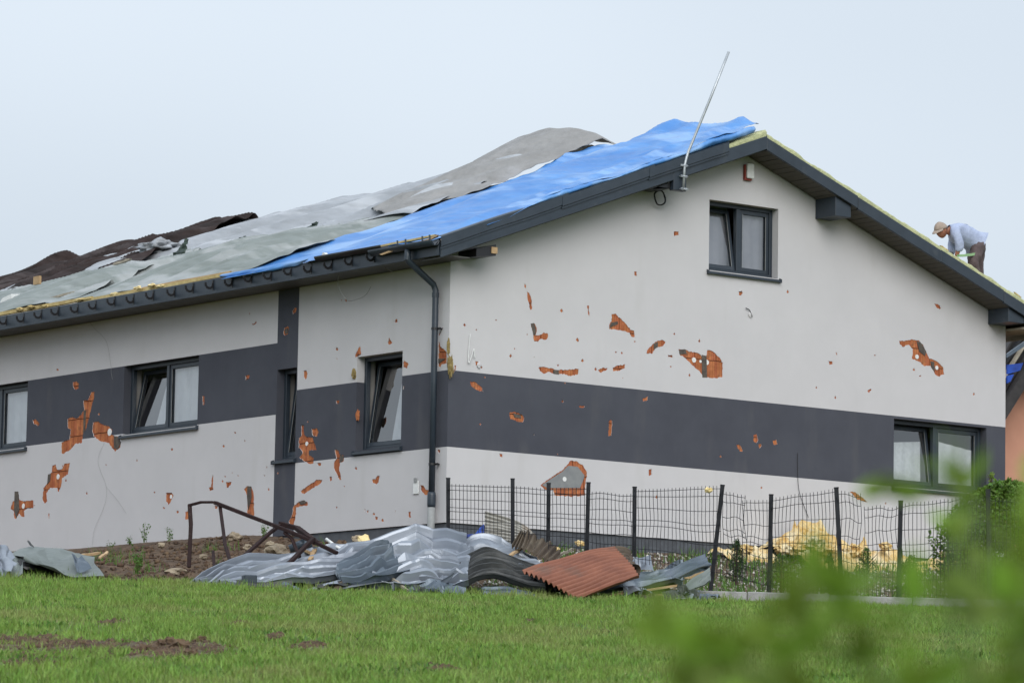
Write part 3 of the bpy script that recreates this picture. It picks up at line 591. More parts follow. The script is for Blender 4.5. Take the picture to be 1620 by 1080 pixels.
# soffit boards under the right verge and the left one, one by one
sb = MB(); sb.hexa([(0, 0, 0), (.102, 0, -.102*.372), (.102, .42, -.102*.372), (0, .42, 0), (0, 0, .02), (.102, 0, .02-.102*.372), (.102, .42, .02-.102*.372), (0, .42, .02)])
bme = bpy.data.meshes.new('soffit_board'); bme.from_pydata(sb.v, [], sb.f); bme.materials.append(SOFW)
x = WX/2+.02
while x < WX-EX-.1:
    o = bpy.data.objects.new('soffit_board', bme); sc.collection.objects.link(o); o.parent = house; o.location = (x, RY+.012, zu(x)+random.uniform(-.002, .004)); x += .114
slab('soffit', EX+.02, WX/2-.01, RY+.012, -.002, lambda x: zu(x)+.004, lambda x: zu(x)+.02, SOFF)
slab('soffit', WX/2+.02, WX-EX-.02, RY+.012, -.002, lambda x: zu(x)+.022, lambda x: zu(x)+.028, BLACKP)
m = MB(); m.box((WX+.002, RY+.03, 3.40), (WX-EX-.02, RB, 3.43)); m.build('soffit', WOODG, house)
m = MB(); m.box((WX-EX-.018, RY+.02, 3.33), (WX-EX+.02, RB, 3.5)); m.build('fascia', WOODG, house)
# purlin ends: boxed ends under the verge
def purlin(x0, x1, zb, y0, mt, lab=None, open_=False):
    mm = MB(); zt = min(zu(x0), zu(x1))+.0
    t = .012
    mm.hexa([(x0, y0, zb), (x1, y0, zb), (x1, -.002, zb), (x0, -.002, zb), (x0, y0, zu(x0)-.004), (x1, y0, zu(x1)-.004), (x1, -.002, zu(x1)-.004), (x0, -.002, zu(x0)-.004)])
    return bevel(mm.build('purlin_end', mt, house, label=lab), .005)
a = G(1040, 300)[0]
purlin(6.37, 6.66, zu(6.66)-.17, RY+.02, ANTM, 'boxed purlin end under the right verge, nearer the ridge')
purlin(9.74, 10.05, zu(10.05)-.10, RY+.02, ANTM, 'boxed purlin end low on the right verge')
xm0, xm1 = G(1066, 285, RY-.035)[0], G(1086, 285, RY-.035)[0]; zm0 = G(1085, 303, RY-.035)[2]
purlin(xm0-.34, xm0-.004, zm0+.02, RY+.03, BLACKP, 'open black purlin box behind the mast')
mm = MB(); mm.box((xm0, RY-.035, zm0), (xm1, RY+.06, zm0+.36)); bevel(mm.build('mast_backplate', ANTM, house), .005)
mm = MB(); mm.hexa([(.12, RY+.05, 3.46), (.44, RY+.05, 3.50), (.44, -.01, 3.50), (.12, -.01, 3.46), (.12, RY+.05, 3.56), (.44, RY+.05, 3.65), (.44, -.01, 3.65), (.12, -.01, 3.56)]); mm.build('purlin_end', BLACKP, house, label='broken purlin box at the lower left verge')
mm = MB(); mm.box((.36, RY+.036, 3.525), (.455, RY+.2, 3.61)); mm.build('timber_stub', WOOD, house)
# gutter brackets: real curved hooks
def bracket(Y, s=1.):
    mm = MB(); x0, z0 = EX-.03, 3.53+.0; pts = []
    for i in range(9):
        an = math.radians(165+i*26); pts.append((x0-.055+.062*math.cos(an)*s, Y, z0+.012+.062*math.sin(an)*s))
    for a_, b_ in zip(pts[:-1], pts[1:]): mm.bar(a_, b_, .034, .010, (0, 1, 0))
    mm.box((x0, Y-.014, z0-.07), (x0+.009, Y+.014, z0+.075)); return mm
bk = None
for Y in (10.52, 10.01, 9.5, 9.01, 8.47, 7.97, 7.45, 6.94, 6.41, 5.85, 5.37, 4.86, 4.38, 3.90, 3.42, 2.94, 2.46, 1.97, 1.5, .99, 11.0, 11.5, 12.0):
    if bk is None: bk = bracket(0).build('gutter_bracket', BLACKP, house); bm0 = bk; bk.location = (0, Y, 0); bk.rotation_euler = (0, 0, 0)
    else:
        o = bm0.copy(); sc.collection.objects.link(o); o.location = (random.uniform(-.006, .004), Y, random.uniform(-.012, .008)); 
# gutter remains near the corner
def gutter(y0, y1, x0, z0, r, m, dz=0, name='gutter'):
    vs = []; n = 10
    for k, y in enumerate((y0, (y0+y1)/2, y1)):
        for i in range(n+1):
            an = math.pi+math.pi*i/n; vs.append((x0+r*math.cos(an), y, z0+dz*k/2+r*math.sin(an)))
    o = obj(name, vs, [(k*(n+1)+i, k*(n+1)+i+1, (k+1)*(n+1)+i+1, (k+1)*(n+1)+i) for k in range(2) for i in range(n)], m, house, True); solid(o, .006); return o
gutter(RY, .95, EX-.09, 3.60, .068, ANTM)
gutter(.72, 2.25, EX-.06, 3.655, .06, BLACKP, .0)
mm = MB()
for y in (RY+.02, RY+.18, .1, .28): mm.tube([(EX-.02, y, 3.60), (EX-.09, y, 3.535), (EX-.16, y, 3.60), (EX-.165, y, 3.66)], .012, 6)
mm.build('gutter_clip', ANTM, house)
slab('eaves_flashing', EX-.10, EX+.3, .3, 2.6, lambda x: 3.63+(x-EX)*.25, lambda x: 3.636+(x-EX)*.25, ANTM)
# downpipe
pt = S(645, 398, EX-.09); pb1 = S(645, 409, EX-.09); pe = S(689.5, 456, -.075)
mm = MB(); R_ = .042
top_ = (EX-.09, pt[1], 3.56)
path = [top_, (EX-.09, pt[1], pb1[2]), (EX-.075, pt[1]-.01, pb1[2]-.04), (-.10, pe[1]+.02, pe[2]+.05), (-.078, pe[1], pe[2]-.03), (-.078, pe[1], 2.0), (-.078, pe[1], .32)]
mm.tube(path, R_, 14); dp = mm.build('downpipe', ANTM, house, True); 
for z in (pb1[2]+.03, pe[2]-.06): mm = MB(); mm.tube([(EX-.09, pt[1], z), (EX-.09, pt[1], z-.05)] if z > 3.3 else [(-.078, pe[1], z), (-.078, pe[1], z-.06)], R_+.006, 14); mm.build('pipe_socket', ANTM, dp)
mm = MB(); mm.tube([(-.078, pe[1], .40), (-.078, pe[1], .36), (-.078, pe[1], .24), (-.078, pe[1], .2)], [.05, .056, .056, .05], 14); mm.build('rainwater_trap', ANTM, dp, True)
mm = MB(); mm.tube([(-.078, pe[1], .2), (-.078, pe[1], -.5)], .05, 14); mm.build('drain_pipe', PVC, dp, True)
for z in (2.56, .78):
    mm = MB(); mm.tube([(-.078, pe[1], z), (-.078, pe[1], z-.03)], R_+.007, 14); mm.bar((-.05, pe[1]-.05, z-.015), (.01, pe[1]-.05, z-.015), .02, .02); mm.tube([(-.05, pe[1]-.06, z-.015), (-.05, pe[1]-.085, z-.015)], .016, 8); mm.build('pipe_clip', BLACKP, dp)
# side box on wall
c = S(660, 769); mm = MB(); mm.box((-.02, c[1]-.05, c[2]-.10), (-.002, c[1]+.07, c[2]+.07)); bevel(mm.build('meter_cover', WHITEP, house), .004)
mm = MB(); c2_ = S(660, 763); mm.box((-.03, c2_[1]-.02, c2_[2]), (-.021, c2_[1]+.04, c2_[2]+.06)); mm.build('meter_lid', PVC, house)
# alarm box
c = G(1180, 273); mm = MB(); mm.box((c[0]-.055, -.05, c[2]-.115), (c[0]+.075, -.002, c[2]+.105)); al = bevel(mm.build('alarm_box', RED, house), .01, 2)
mm = MB(); mm.box((c[0]-.04, -.085, c[2]-.09), (c[0]+.085, -.051, c[2]+.12)); bevel(mm.build('cover', WHITEP, al), .012, 2)
# mast with clamps
b0 = G(1081, 301, RY-.075); b1 = G(1083, 262, RY-.075); b2 = G(1089, 240, RY-.09); b3 = G(1153, 82, RY-.5)
mm = MB(); mm.tube([b0, b1, (b1+b2)/2+np.array((-.004, 0, 0)), b2, b2+(b3-b2)*.5+np.array((.006, 0, 0)), b3], .019, 10)
mast = mm.build('mast', GALV, house, True, label='bent galvanised tube leaning to the right above the roof')
for y in (262, 279, 299):
    q = G(1082, y, RY-.075); mm = MB(); mm.bar(q+np.array((-.055, .0, 0)), q+np.array((.055, .0, .0)), .03, .012, (0, 1, 0)); mm.tube([q+np.array((-.045, .04, 0)), q+np.array((-.045, -.03, 0))], .007, 6); mm.tube([q+np.array((.045, .04, 0)), q+np.array((.045, -.03, 0))], .007, 6); mm.tube([q+np.array((0, 0, -.008)), q+np.array((0, 0, .008))], .027, 10); mm.build('clamp', GALV, mast)
# wool hanging at the torn corner
def lump(name, c, rad, m, parent=None, seed=0, amp=.35, sub=3, fr=2.2, label=None):
    bm = bmesh.new(); bmesh.ops.create_icosphere(bm, subdivisions=sub, radius=1)
    for v in bm.verts:
        k = 1+amp*fbm(v.co.x*fr+seed, v.co.y*fr, v.co.z*fr+seed*1.3, 4); v.co = Vector((v.co.x*rad[0]*k+c[0], v.co.y*rad[1]*k+c[1], v.co.z*rad[2]*k+c[2]))
    vs = [tuple(v.co) for v in bm.verts]; fs = [tuple(v.index for v in f.verts) for f in bm.faces]; bm.free()
    return obj(name, vs, fs, m, parent, False, label=label)
c = G(711, 577); lump('insulation_tuft', (c[0]-.005, -.03, c[2]-.02), (.035, .04, .15), WOOLB, house, 4, .6)
c = G(709, 548); lump('insulation_tuft', (c[0]-.005, -.012, c[2]), (.02, .02, .10), WOOLB, house, 6, .6)
c = S(562, 590); lump('insulation_tuft', (-.005, c[1]+.02, c[2]-.01), (.03, .04, .07), WOOLB, house, 8, .6)
c = S(567, 655); lump('insulation_tuft', (-.0, c[1]+.02, c[2]-.01), (.015, .04, .07), CLAY, house, 9, .5)
# torn-off chips hanging on the coat
for q in ((1187, 497), (757, 577)):
    c = G(*q); lump('render_chip', (c[0], -.012, c[2]), (.035, .012, .045), RENDER_L, house, q[0], .5, 2)

# ------------------------------------------------------------------ tarpaulins and membranes over the left slope
def crest(Y):
    k = [(-.5, .0), (-.2, .04), (.2, .18), (.94, .33), (1.5, .42), (1.75, .38), (2.0, .24), (2.78, .27), (3.37, .40), (4.0, .50), (4.42, .56), (5.1, .52), (5.6, .42), (5.96, .30), (8.4, .27), (10.8, .25), (12.8, .22), (16, .24), (18.2, .30), (20.35, .14), (24, .1)]
    return float(np.interp(Y, [a for a, b in k], [b for a, b in k]))
def tarp(name, m, label, xa, xb, ya, yb, hf, nx=70, ny=160, group=None, edge_amp=.06, seed=0, over=0., cat='tarpaulin'):
    """xa,xb: functions of Y (lower/upper edge, metres from the wall plane); ya,yb: functions of s (right/left edge)"""
    vs = []
    for j in range(ny+1):
        t = j/ny
        for i in range(nx+1):
            s = i/nx; y0_, y1_ = ya(s), yb(s); Y = y0_+(y1_-y0_)*t
            Y += edge_amp*fbm(s*4+seed, seed, t*2, 3)*(1 if t in (0, 1) else .5)
            x0_, x1_ = xa(Y), xb(Y); X = x0_+(x1_-x0_)*s+edge_amp*.5*fbm(Y*1.3+seed, 3.3, s, 3)*((1-s)**3)
            vs.append((X, Y, top(X)+hf(X, Y, s, t)))
    w_ = nx+1
    o = obj(name, vs, [(j*w_+i, j*w_+i+1, (j+1)*w_+i+1, (j+1)*w_+i) for j in range(ny) for i in range(nx)], m, None, True)
    solid(o, .004); tag(o, label, cat, group); return o
def ridged(x, y, z=0): return 1-math.sqrt(4*mn.noise((x, y, z))**2+.018)
def folds(X, Y, fx, fy, sk, seed, amp, hf=1.):      # long wrinkles, skewed
    u = X+sk*Y
    return amp*(.6*mn.noise((u*fx, Y*fy, seed))+.75*(ridged(u*fx*1.7, Y*fy*1.3, seed+2)-.6)+.34*(.4+.6*hf)*(ridged(u*fx*4.1, Y*fy*2.7, seed+5)-.6)+.13*hf*(ridged(u*fx*9, Y*fy*5, seed+8)-.6))
def base_h(X, Y):
    r = min(1, max(0, (X+.5)/5.5)); return .03+(crest(Y)-.02)*r**1.15
def edge_lift(t, s, k=.15): return min(1, t/k, (1-t)/k)
# pale grey upper membrane
tarp('roof_membrane', GREYP, 'pale grey creased membrane over the middle of the roof near the ridge', lambda Y: 1.55+.35*math.sin(Y*.7)+.25*mn.noise((Y*.9, 0, 2)), lambda Y: 5.35, lambda s: 3.4, lambda s: 15.2-1.6*s,
     lambda X, Y, s, t: base_h(X, Y)-.02+folds(X, Y, .75, .26, .55, 1.7, .26, .5)*min(1, s*5+.25)*(1-.4*s), 80, 220, seed=1)
# grey-green lower membrane, several puffed lengths
tarp('roof_membrane', GREYG, 'grey green membrane bulging above the eaves left of the blue tarpaulin', lambda Y: -.30+.14*fbm(Y*1.1, 7, 0, 3)+(.0 if Y < 8.3 else (Y-8.3)*.09), lambda Y: 2.35+.3*math.sin(Y*.55+1), lambda s: 4.4-1.05*s**.7, lambda s: 9.6+.9*s,
     lambda X, Y, s, t: .045+.045*X+.21*smooth((Y-3.3)/1.4)*math.sin(min(1, s*1.15)*math.pi)*(.62+.38*math.sin(Y*1.05+.9))+folds(X, Y, .9, .28, .75, 4.1, .20)*min(1, s*4)*smooth((Y-3.3)/1.0), 80, 220, seed=2)
tarp('roof_membrane', GREYG, 'grey green membrane lying low over the eaves near the left edge of the photo', lambda Y: -.12+.18*fbm(Y*1.0, 9, 0, 3), lambda Y: 2.2+.3*math.sin(Y*.8), lambda s: 9.1+.4*s, lambda s: 16.5,
     lambda X, Y, s, t: .055+.04*X+.15*math.sin(min(1, s*1.1)*math.pi)*(.6+.4*math.sin(Y*1.25+.4))+folds(X, Y, .9, .32, .8, 9.1, .16)*min(1, s*4), 60, 150, seed=3)
# warm grey puff beside the blue one
tarp('roof_membrane', GREYW, 'warm grey cloth ballooning up at the ridge behind the blue tarpaulin', lambda Y: 1.9+.55*abs(Y-4.2), lambda Y: 5.42, lambda s: 3.15, lambda s: 6.25,
     lambda X, Y, s, t: base_h(X, Y)+.01+.13*math.sin(max(0, min(1, t))*math.pi)**.5*s+folds(X, Y, .8, .45, .5, 7.3, .10)*(1-.5*s), 70, 90, seed=4)
# brown tarpaulin
tarp('tarpaulin', BROWN, 'dark brown crumpled tarpaulin over the ridge at the far left', lambda Y: 2.3-.35*math.sin((Y-10)*.35)+.5*mn.noise((Y*1.1, 2, 2)), lambda Y: 5.4, lambda s: 11.3+1.1*s, lambda s: 23.5,
     lambda X, Y, s, t: base_h(X, Y)+.01+folds(X, Y, .75, .2, .9, 12.3, .26, .0)*min(1, s*3+.5)-.22*smooth((Y-13.5)/5)+.20*math.exp(-((Y-18.2)/.4)**2)*s+.14*math.exp(-((Y-12.6)/.6)**2)*s+.10*(ridged(Y*.9, X*1.1, 9)-.6), 80, 240, seed=5)
# blue tarpaulin
def blue_h(X, Y, s, t):
    h = base_h(X, Y)+.012+folds(X, Y, .7, .55, .35, 21.3, .10)*(.4+.6*s)+.05*smooth((s-.6)/.3)*(ridged(X*1.6, Y*1.9, 6)-.6)
    h += .085*math.exp(-((Y-.02-.22*mn.noise((X*.8, 1, 5)))/.16)**2)*smooth((X+.3)/.8)      # folded hem riding on the verge flashing
    h += .13*smooth((X-.1)/1.6)*smooth((.0-Y)/.3)*(.75+.5*mn.noise((X*1.1, 2, 2)))
    h += .07*max(0, math.sin(s*math.pi))*smooth((Y-.2)/1.4)*(1-smooth((Y-2.0)/1.2))-.03*smooth((Y-2.2)/1)
    h -= .16*math.exp(-((Y-2.3)/.45)**2)*smooth((s-.72)/.2)
    h += .05*(ridged(X*.5+Y*.9, 1.1, 3.3)-.75)
    return max(h, .015)
tarp('tarpaulin', BLUE, 'bright blue tarpaulin stretched from eaves to ridge along the gable', lambda Y: -.50-.0*Y if Y < 2.3 else -.50-.06*(Y-2.3), lambda Y: 5.08+.22*smooth((Y-.1)/.7), lambda s: (RY-.03+.10*mn.noise((s*5, 1, 1))+.22*smooth((s-.9)/.1) if s > .05 else RY+.25), lambda s: 4.5-1.3*smooth(s*1.8)+.12*mn.noise((s*3.3, 4, 1)),
     blue_h, 130, 130, seed=6, edge_amp=.03)
# blue hem hanging over the fascia
vs = []; n = 60
for i in range(n+1):
    Y = 2.5+2.15*i/n; dr = .10*smooth((Y-2.4)/.5)*(.75+.5*mn.noise((Y*2.2, 0, 0)))*(1-.5*smooth((Y-4.2)/.5))
    for j in range(7): t = j/6; vs.append((EX-.035-.02*math.sin(t*3)-.012*mn.noise((Y*5, t*2, 0)), Y, 3.655-dr*t))
o = obj('tarpaulin_hem', vs, [(i*7+j, i*7+j+1, (i+1)*7+j+1, (i+1)*7+j) for i in range(n) for j in range(6)], BLUE, None, True); solid(o, .004)
hem = o
vs = []; n = 90
for i in range(n+1):
    X = .2+4.6*i/n; Yt = RY-.03+.03*mn.noise((X*3, 1, 1)); zt_ = top(X)+blue_h(X, -.42, .5, 0)-.004; zb_ = min(zt_-.01, zu(X)+.30)
    for j in range(6): t = j/5; vs.append((X+.01*mn.noise((X*4, t, 0)), Yt-.035*math.sin(t*3.1)-.03*mn.noise((X*2.5, t*1.6, 4))*t, zt_+(zb_-zt_)*t))
o = obj('tarpaulin_hem', vs, [(i*6+j, i*6+j+1, (i+1)*6+j+1, (i+1)*6+j) for i in range(n) for j in range(5)], BLUE, None, True); solid(o, .004); hem2 = o
tp = [q for q in sc.objects if q.name.startswith('tarpaulin') and q.data and q.data.materials and q.data.materials[0] == BLUE and q is not hem and q is not hem2][0]; hem.parent = tp; hem2.parent = tp
# dark green flaps standing up
def flap(px, py, X, wd, ht, m, label, seed, lean=.4):
    c = S(px, py, X); vs = []; n = 8
    for j in range(n+1):
        for i in range(n+1):
            s, t = i/n-.5, j/n; ww = wd*(1-.75*t**1.3)
            vs.append((c[0]+.08*t+.05*mn.noise((s*4+seed, t*4, 1)), c[1]-s*ww*1.2-lean*wd*t*.5, c[2]+ht*t*(1-.3*abs(s))+.02*mn.noise((s*6, t*6, seed))))
    o = obj('membrane_flap', vs, [(j*(n+1)+i, j*(n+1)+i+1, (j+1)*(n+1)+i+1, (j+1)*(n+1)+i) for j in range(n) for i in range(n)], m, None, True); solid(o, .006); tag(o, label, 'flap', 'membrane flaps standing up from the roof cover')
flap(283, 402, 1.2, .26, .24, DGREEN, 'largest dark green flap standing up near the brown tarpaulin', 1, .6)
flap(491, 360, 2.2, .22, .09, DGREEN, 'small dark flap standing in the middle of the grey membranes', 2)
flap(378, 379, 2.0, .2, .06, DGREEN, 'flat dark flap between the largest green flap and the middle one', 3)
flap(632, 334, 2.4, .18, .05, DGREEN, 'tiny dark flap just left of the black rolled flap', 5)
c = S(665, 321, 2.6); o = lump('rolled_flap', c, (.08, .17, .07), BLACKP, None, 5, .35, 3); tag(o, 'black rolled flap beside the blue tarpaulin edge', 'flap', 'membrane flaps standing up from the roof cover')
c = S(250, 392, 2.9); o = lump('membrane_scrap', c, (.25, .42, .11), GREYP, None, 15, .5, 4); o.data.shade_smooth(); tag(o, 'crumpled pale membrane scrap below the brown tarpaulin', 'membrane')
# battens
def stick(name, a, b, wd, ht, m, label, cat='batten', group=None, rough=True, up=(0, 0, 1)):
    a, b = np.array(a, float), np.array(b, float); n = 6; mm = MB(); r = random.Random(int(abs(a[0]*991+b[2]*77)))
    t = b-a; Ln = np.linalg.norm(t); t /= Ln; sd = np.cross(t, np.array(up, float)); sd /= np.linalg.norm(sd); u = np.cross(sd, t); k = []
    for i in range(n+1):
        c = a+(b-a)*i/n+u*r.uniform(-1, 1)*.006+sd*r.uniform(-1, 1)*.006; e = 1-(.35*r.random() if i in (0, n) else 0)
        for p, q in ((-1,-1),(1,-1),(1,1),(-1,1)): k.append(c+sd*p*wd/2*e+u*q*ht/2*e+t*(r.uniform(-.03, .03) if i in (0, n) else 0))
    fs = [(i*4+j, i*4+(j+1) % 4, (i+1)*4+(j+1) % 4, (i+1)*4+j) for i in range(n) for j in range(4)]+[(3,2,1,0), tuple(n*4+j for j in range(4))]
    o = obj(name, k, fs, m, None); 
    if label: tag(o, label, cat, group)
    return o
eb = MB(); r = random.Random(3); y = 2.6
stick('roof_batten', (EX+.06, 4.0, 3.66), (EX+.07, 8.6, 3.655), .06, .045, WOODY, 'long straw coloured batten on the eaves left of the blue tarpaulin', group='loose battens along the eaves')
stick('roof_batten', (EX+.05, 8.2, 3.68), (EX+.03, 12.9, 3.66), .06, .05, WOODY, 'straw coloured batten on the eaves at the far left', group='loose battens along the eaves')
stick('roof_batten', (EX+.10, 4.6, 3.70), (EX+.12, 7.2, 3.69), .05, .03, WOOD, 'thin batten stacked on the long eaves batten', group='loose battens along the eaves')
a_, b_ = S(553, 403, EX-.1), S(690, 374, EX+.0)
stick('roof_lath', S(602, 403, EX-.16), S(692, 374, EX+.02), .03, .025, WOOD, 'pale lath slanting across the gutter at the corner', 'lath')
stick('roof_lath', S(560, 398, EX+.05), S(688, 373, EX+.05), .05, .025, WOODY, 'straw lath lying under the lower hem of the blue tarpaulin', 'lath')
for i in range(16):
    Y = r.uniform(4.4, 12.5); c = (EX-.02+r.uniform(0, .1), Y, 3.655+r.uniform(0, .03)); lump('wool_scrap', c, (.03, r.uniform(.05, .14), .025), WOODY if i % 2 else FOAM, house, i, .6, 2)
for i, (q0, q1, X, lab) in enumerate([((0, 478), (95, 452), .7, 'weathered batten nearest the white sheet on the left roof edge'), ((20, 468), (72, 452), 1.1, 'upper one of the two parallel weathered battens at far left'), ((30, 487), (120, 462), .2, 'lower weathered batten resting on the grey green membrane'), ((235, 442), (292, 428), .3, 'batten showing between two grey green membranes'), ((180, 418), (205, 411), 1.9, 'short batten end under the brown tarpaulin'), ((95, 462), (140, 449), .9, 'batten slanting right of the square wood offcut')]):
    stick('roof_batten', S(*q0, X), S(*q1, X), .05, .035, WOOD if i % 2 else WOODG, lab, group='battens left on the torn roof')
c = S(59, 444, 1.2); mm = MB(); mm.box((c[0]-.02, c[1]-.09, c[2]-.06), (c[0]+.02, c[1]+.09, c[2]+.07)); o = mm.build('wood_offcut', WOOD); tag(o, 'small square wood offcut standing on the far left of the roof', 'offcut')
c = S(12, 473, .3); mm = MB(); mm.hexa([(c[0], c[1]-.13, c[2]-.1), (c[0]+.2, c[1]-.05, c[2]-.1), (c[0]+.22, c[1]+.25, c[2]-.09), (c[0], c[1]+.3, c[2]-.09), (c[0], c[1]-.11, c[2]+.07), (c[0]+.2, c[1]-.05, c[2]+.09), (c[0]+.22, c[1]+.22, c[2]+.06), (c[0], c[1]+.16, c[2]+.03)]); o = mm.build('foam_board', WHITEP); tag(o, 'white foam board piece at the left roof edge', 'foam board')
c = S(512, 403, EX); mm = MB(); mm.hexa([(c[0], c[1]-.07, c[2]-.03), (c[0]+.05, c[1]-.07, c[2]-.03), (c[0]+.05, c[1]+.07, c[2]-.03), (c[0], c[1]+.07, c[2]-.03), (c[0], c[1]-.01, c[2]+.03), (c[0]+.05, c[1]-.01, c[2]+.03), (c[0]+.05, c[1]+.02, c[2]+.035), (c[0], c[1]+.02, c[2]+.035)]); o = mm.build('foam_scrap', WHITEP); tag(o, 'little white scrap on the eaves under the blue tarpaulin', 'scrap')

# cables
def cable(pts, rad, m, label, cat='cable', group=None, n=6):
    P_ = [np.array(p, float) for p in pts]; out = []
    for i in range(len(P_)-1):
        p0, p1, p2, p3 = P_[max(i-1, 0)], P_[i], P_[i+1], P_[min(i+2, len(P_)-1)]
        for k in range(6):
            t = k/6; out.append(.5*((2*p1)+(-p0+p2)*t+(2*p0-5*p1+4*p2-p3)*t*t+(-p0+3*p1-3*p2+p3)*t**3))
    out.append(P_[-1]); mm = MB(); mm.tube(out, rad, n); o = mm.build('cable', m, None, True); tag(o, label, cat, group); return o
WIRE = mat('pale_wire', (.30, .30, .29), None, 10, .5)
cable([S(*q, -.28) for q in [(622, 430), (600, 421), (570, 417), (548, 421), (536, 436), (536, 455), (548, 474)]]+[S(*q, -.12) for q in [(560, 475), (578, 467), (587, 453)]], .0045, WIRE, 'pale wire looping down from the eaves beside the downpipe')
cable([S(*q, -.02) for q in [(138, 504), (150, 520), (168, 540), (175, 575)]]+[S(*q, -.015) for q in [(176, 590), (178, 600)]], .0018, WIRE, 'thin wire hanging on the wall left of the two light window')
cable([S(*q, -.01) for q in [(165, 700), (155, 730), (168, 770), (165, 800), (150, 835), (146, 862)]], .0013, WIRE, 'thin wire trailing below the largest brick patch')
cable([S(*q, -.01) for q in [(168, 770), (185, 790), (200, 812)]], .0013, WIRE, 'short branch of wire low on the white side wall')
cable([G(*q, -.02) for q in [(1262, 716), (1262, 745), (1264, 775), (1272, 800), (1279, 818)]], .004, BLACKP, 'black wire hanging on the gable above the fence')
cable([G(*q, -.03) for q in [(744, 528), (741, 560), (742, 574), (747, 560), (750, 552), (751, 566)]], .006, WHITEP, 'twisted white cable ends hanging right of the torn corner')
cable([G(*q, -.02) for q in [(1180, 487), (1186, 491), (1190, 501)]], .006, BLACKP, 'short black cable stub in the middle of the gable')
cp = []
c = G(1044, 313, -.10)
for i in range(34): an = i*.56; cp.append((c[0]+(.098+.004*math.sin(i))*math.cos(an), -.10+.012*math.sin(i*1.7), c[2]+.098*math.sin(an)))
cable(cp, .011, BLACKP, 'coil of black cable hanging under the verge beside the mast', n=6)

# ------------------------------------------------------------------ man on the roof
man = thing('person', tuple(G(1545, 420, .35)), 'man in cap, pale blue shirt and grey trousers bending over on the roof', 'person')
YM = .32
def J(x, y, dY=0.): return G(x, y, YM+dY)
def skin_mesh(name, joints, edges, mt, sub=2, root=0, label=None):
    me = bpy.data.meshes.new(name); me.from_pydata([tuple(map(float, j[0])) for j in joints], edges, []); o = bpy.data.objects.new(name, me); sc.collection.objects.link(o)
    md = o.modifiers.new('skin', 'SKIN'); 
    sv = me.skin_vertices[0].data
    for i, j in enumerate(joints): sv[i].radius = (j[1], j[2] if len(j) > 2 else j[1]); sv[i].use_root = (i == root)
    s = o.modifiers.new('sub', 'SUBSURF'); s.levels = sub; s.render_levels = sub; me.materials.append(mt); 
    dg = bpy.context.evaluated_depsgraph_get(); ev = o.evaluated_get(dg); nm = bpy.data.meshes.new_from_object(ev); nm.name = name
    bpy.data.objects.remove(o); nm.materials.clear(); nm.materials.append(mt); nm.shade_smooth()
    o = bpy.data.objects.new(name, nm); sc.collection.objects.link(o); o.parent = man; o.location = -man.location; return o
sh = .19   # half shoulder width, across the roof (along Y)
hip = J(1545, 385); chest = J(1519, 370); nk = J(1503, 366); hd = J(1491, 366)
# one continuous body: trunk, neck, arms with hands, legs with feet
JT = [(J(1543, 388), .08, .10), (J(1533, 377), .09, .11), (J(1522, 370), .11, .14), (J(1511, 366), .085, .13), (J(1502, 366), .05, .055), (J(1495, 366), .048, .05),
      (J(1511, 366, -.19), .062), (J(1518, 385, -.24), .048), (J(1515, 400, -.2), .034), (J(1512, 406, -.17), .032),
      (J(1509, 368, .17), .06), (J(1506, 390, .2), .046), (J(1504, 406, .15), .034), (J(1501, 412, .1), .03),
      (J(1547, 393, -.10), .095), (J(1538, 415, -.13), .078), (J(1545, 440, -.12), .06), (J(1550, 470, -.12), .045), (J(1540, 474, -.12), .04),
      (J(1549, 393, .10), .095), (J(1546, 417, .13), .078), (J(1549, 442, .12), .06), (J(1554, 466, .12), .045), (J(1544, 470, .12), .04)]
ET = [(0,1),(1,2),(2,3),(3,4),(4,5),(3,6),(6,7),(7,8),(8,9),(3,10),(10,11),(11,12),(12,13),(0,14),(14,15),(15,16),(16,17),(17,18),(0,19),(19,20),(20,21),(21,22),(22,23)]
body = skin_mesh('body', JT, ET, SKIN, 2)
body.data.materials.append(TROUS); hipc = Vector(J(1541, 386))
for f_ in body.data.polygons:
    if (f_.center-hipc).length < .27 or f_.center.z < hipc.z-.1 and (f_.center-hipc).length < .5: f_.material_index = 1
# clothes follow the body: shirt and trousers a little outside it
def grow(js, k): return [(j[0], *[r_+k for r_ in j[1:]]) for j in js]
shirt = skin_mesh('shirt', grow([(J(1535, 377), .14, .15), (J(1522, 370), .135, .165), (J(1511, 366), .10, .155), (J(1505, 366), .06, .075), JT[6], JT[7], (J(1516, 399, -.205), .04), JT[10], JT[11], (J(1504, 402, .16), .04), (J(1545, 385), .135, .15)], .018), [(10,0),(0,1),(1,2),(2,3),(2,4),(4,5),(5,6),(2,7),(7,8),(8,9)], SHIRT)
trs = skin_mesh('trousers', grow([(J(1546, 388), .15, .16), JT[14], JT[15], JT[16], JT[17], JT[19], JT[20], JT[21], JT[22], (J(1541, 381), .11, .13)], .016), [(9,0),(0,1),(1,2),(2,3),(3,4),(0,5),(5,6),(6,7),(7,8)], TROUS)
for m_, nm_ in ((shirt, 9.), (trs, 12.)):
    for v in m_.data.vertices:
        v.co += Vector(v.normal)*.016*fbm(v.co.x*nm_, v.co.y*nm_, v.co.z*nm_, 3)
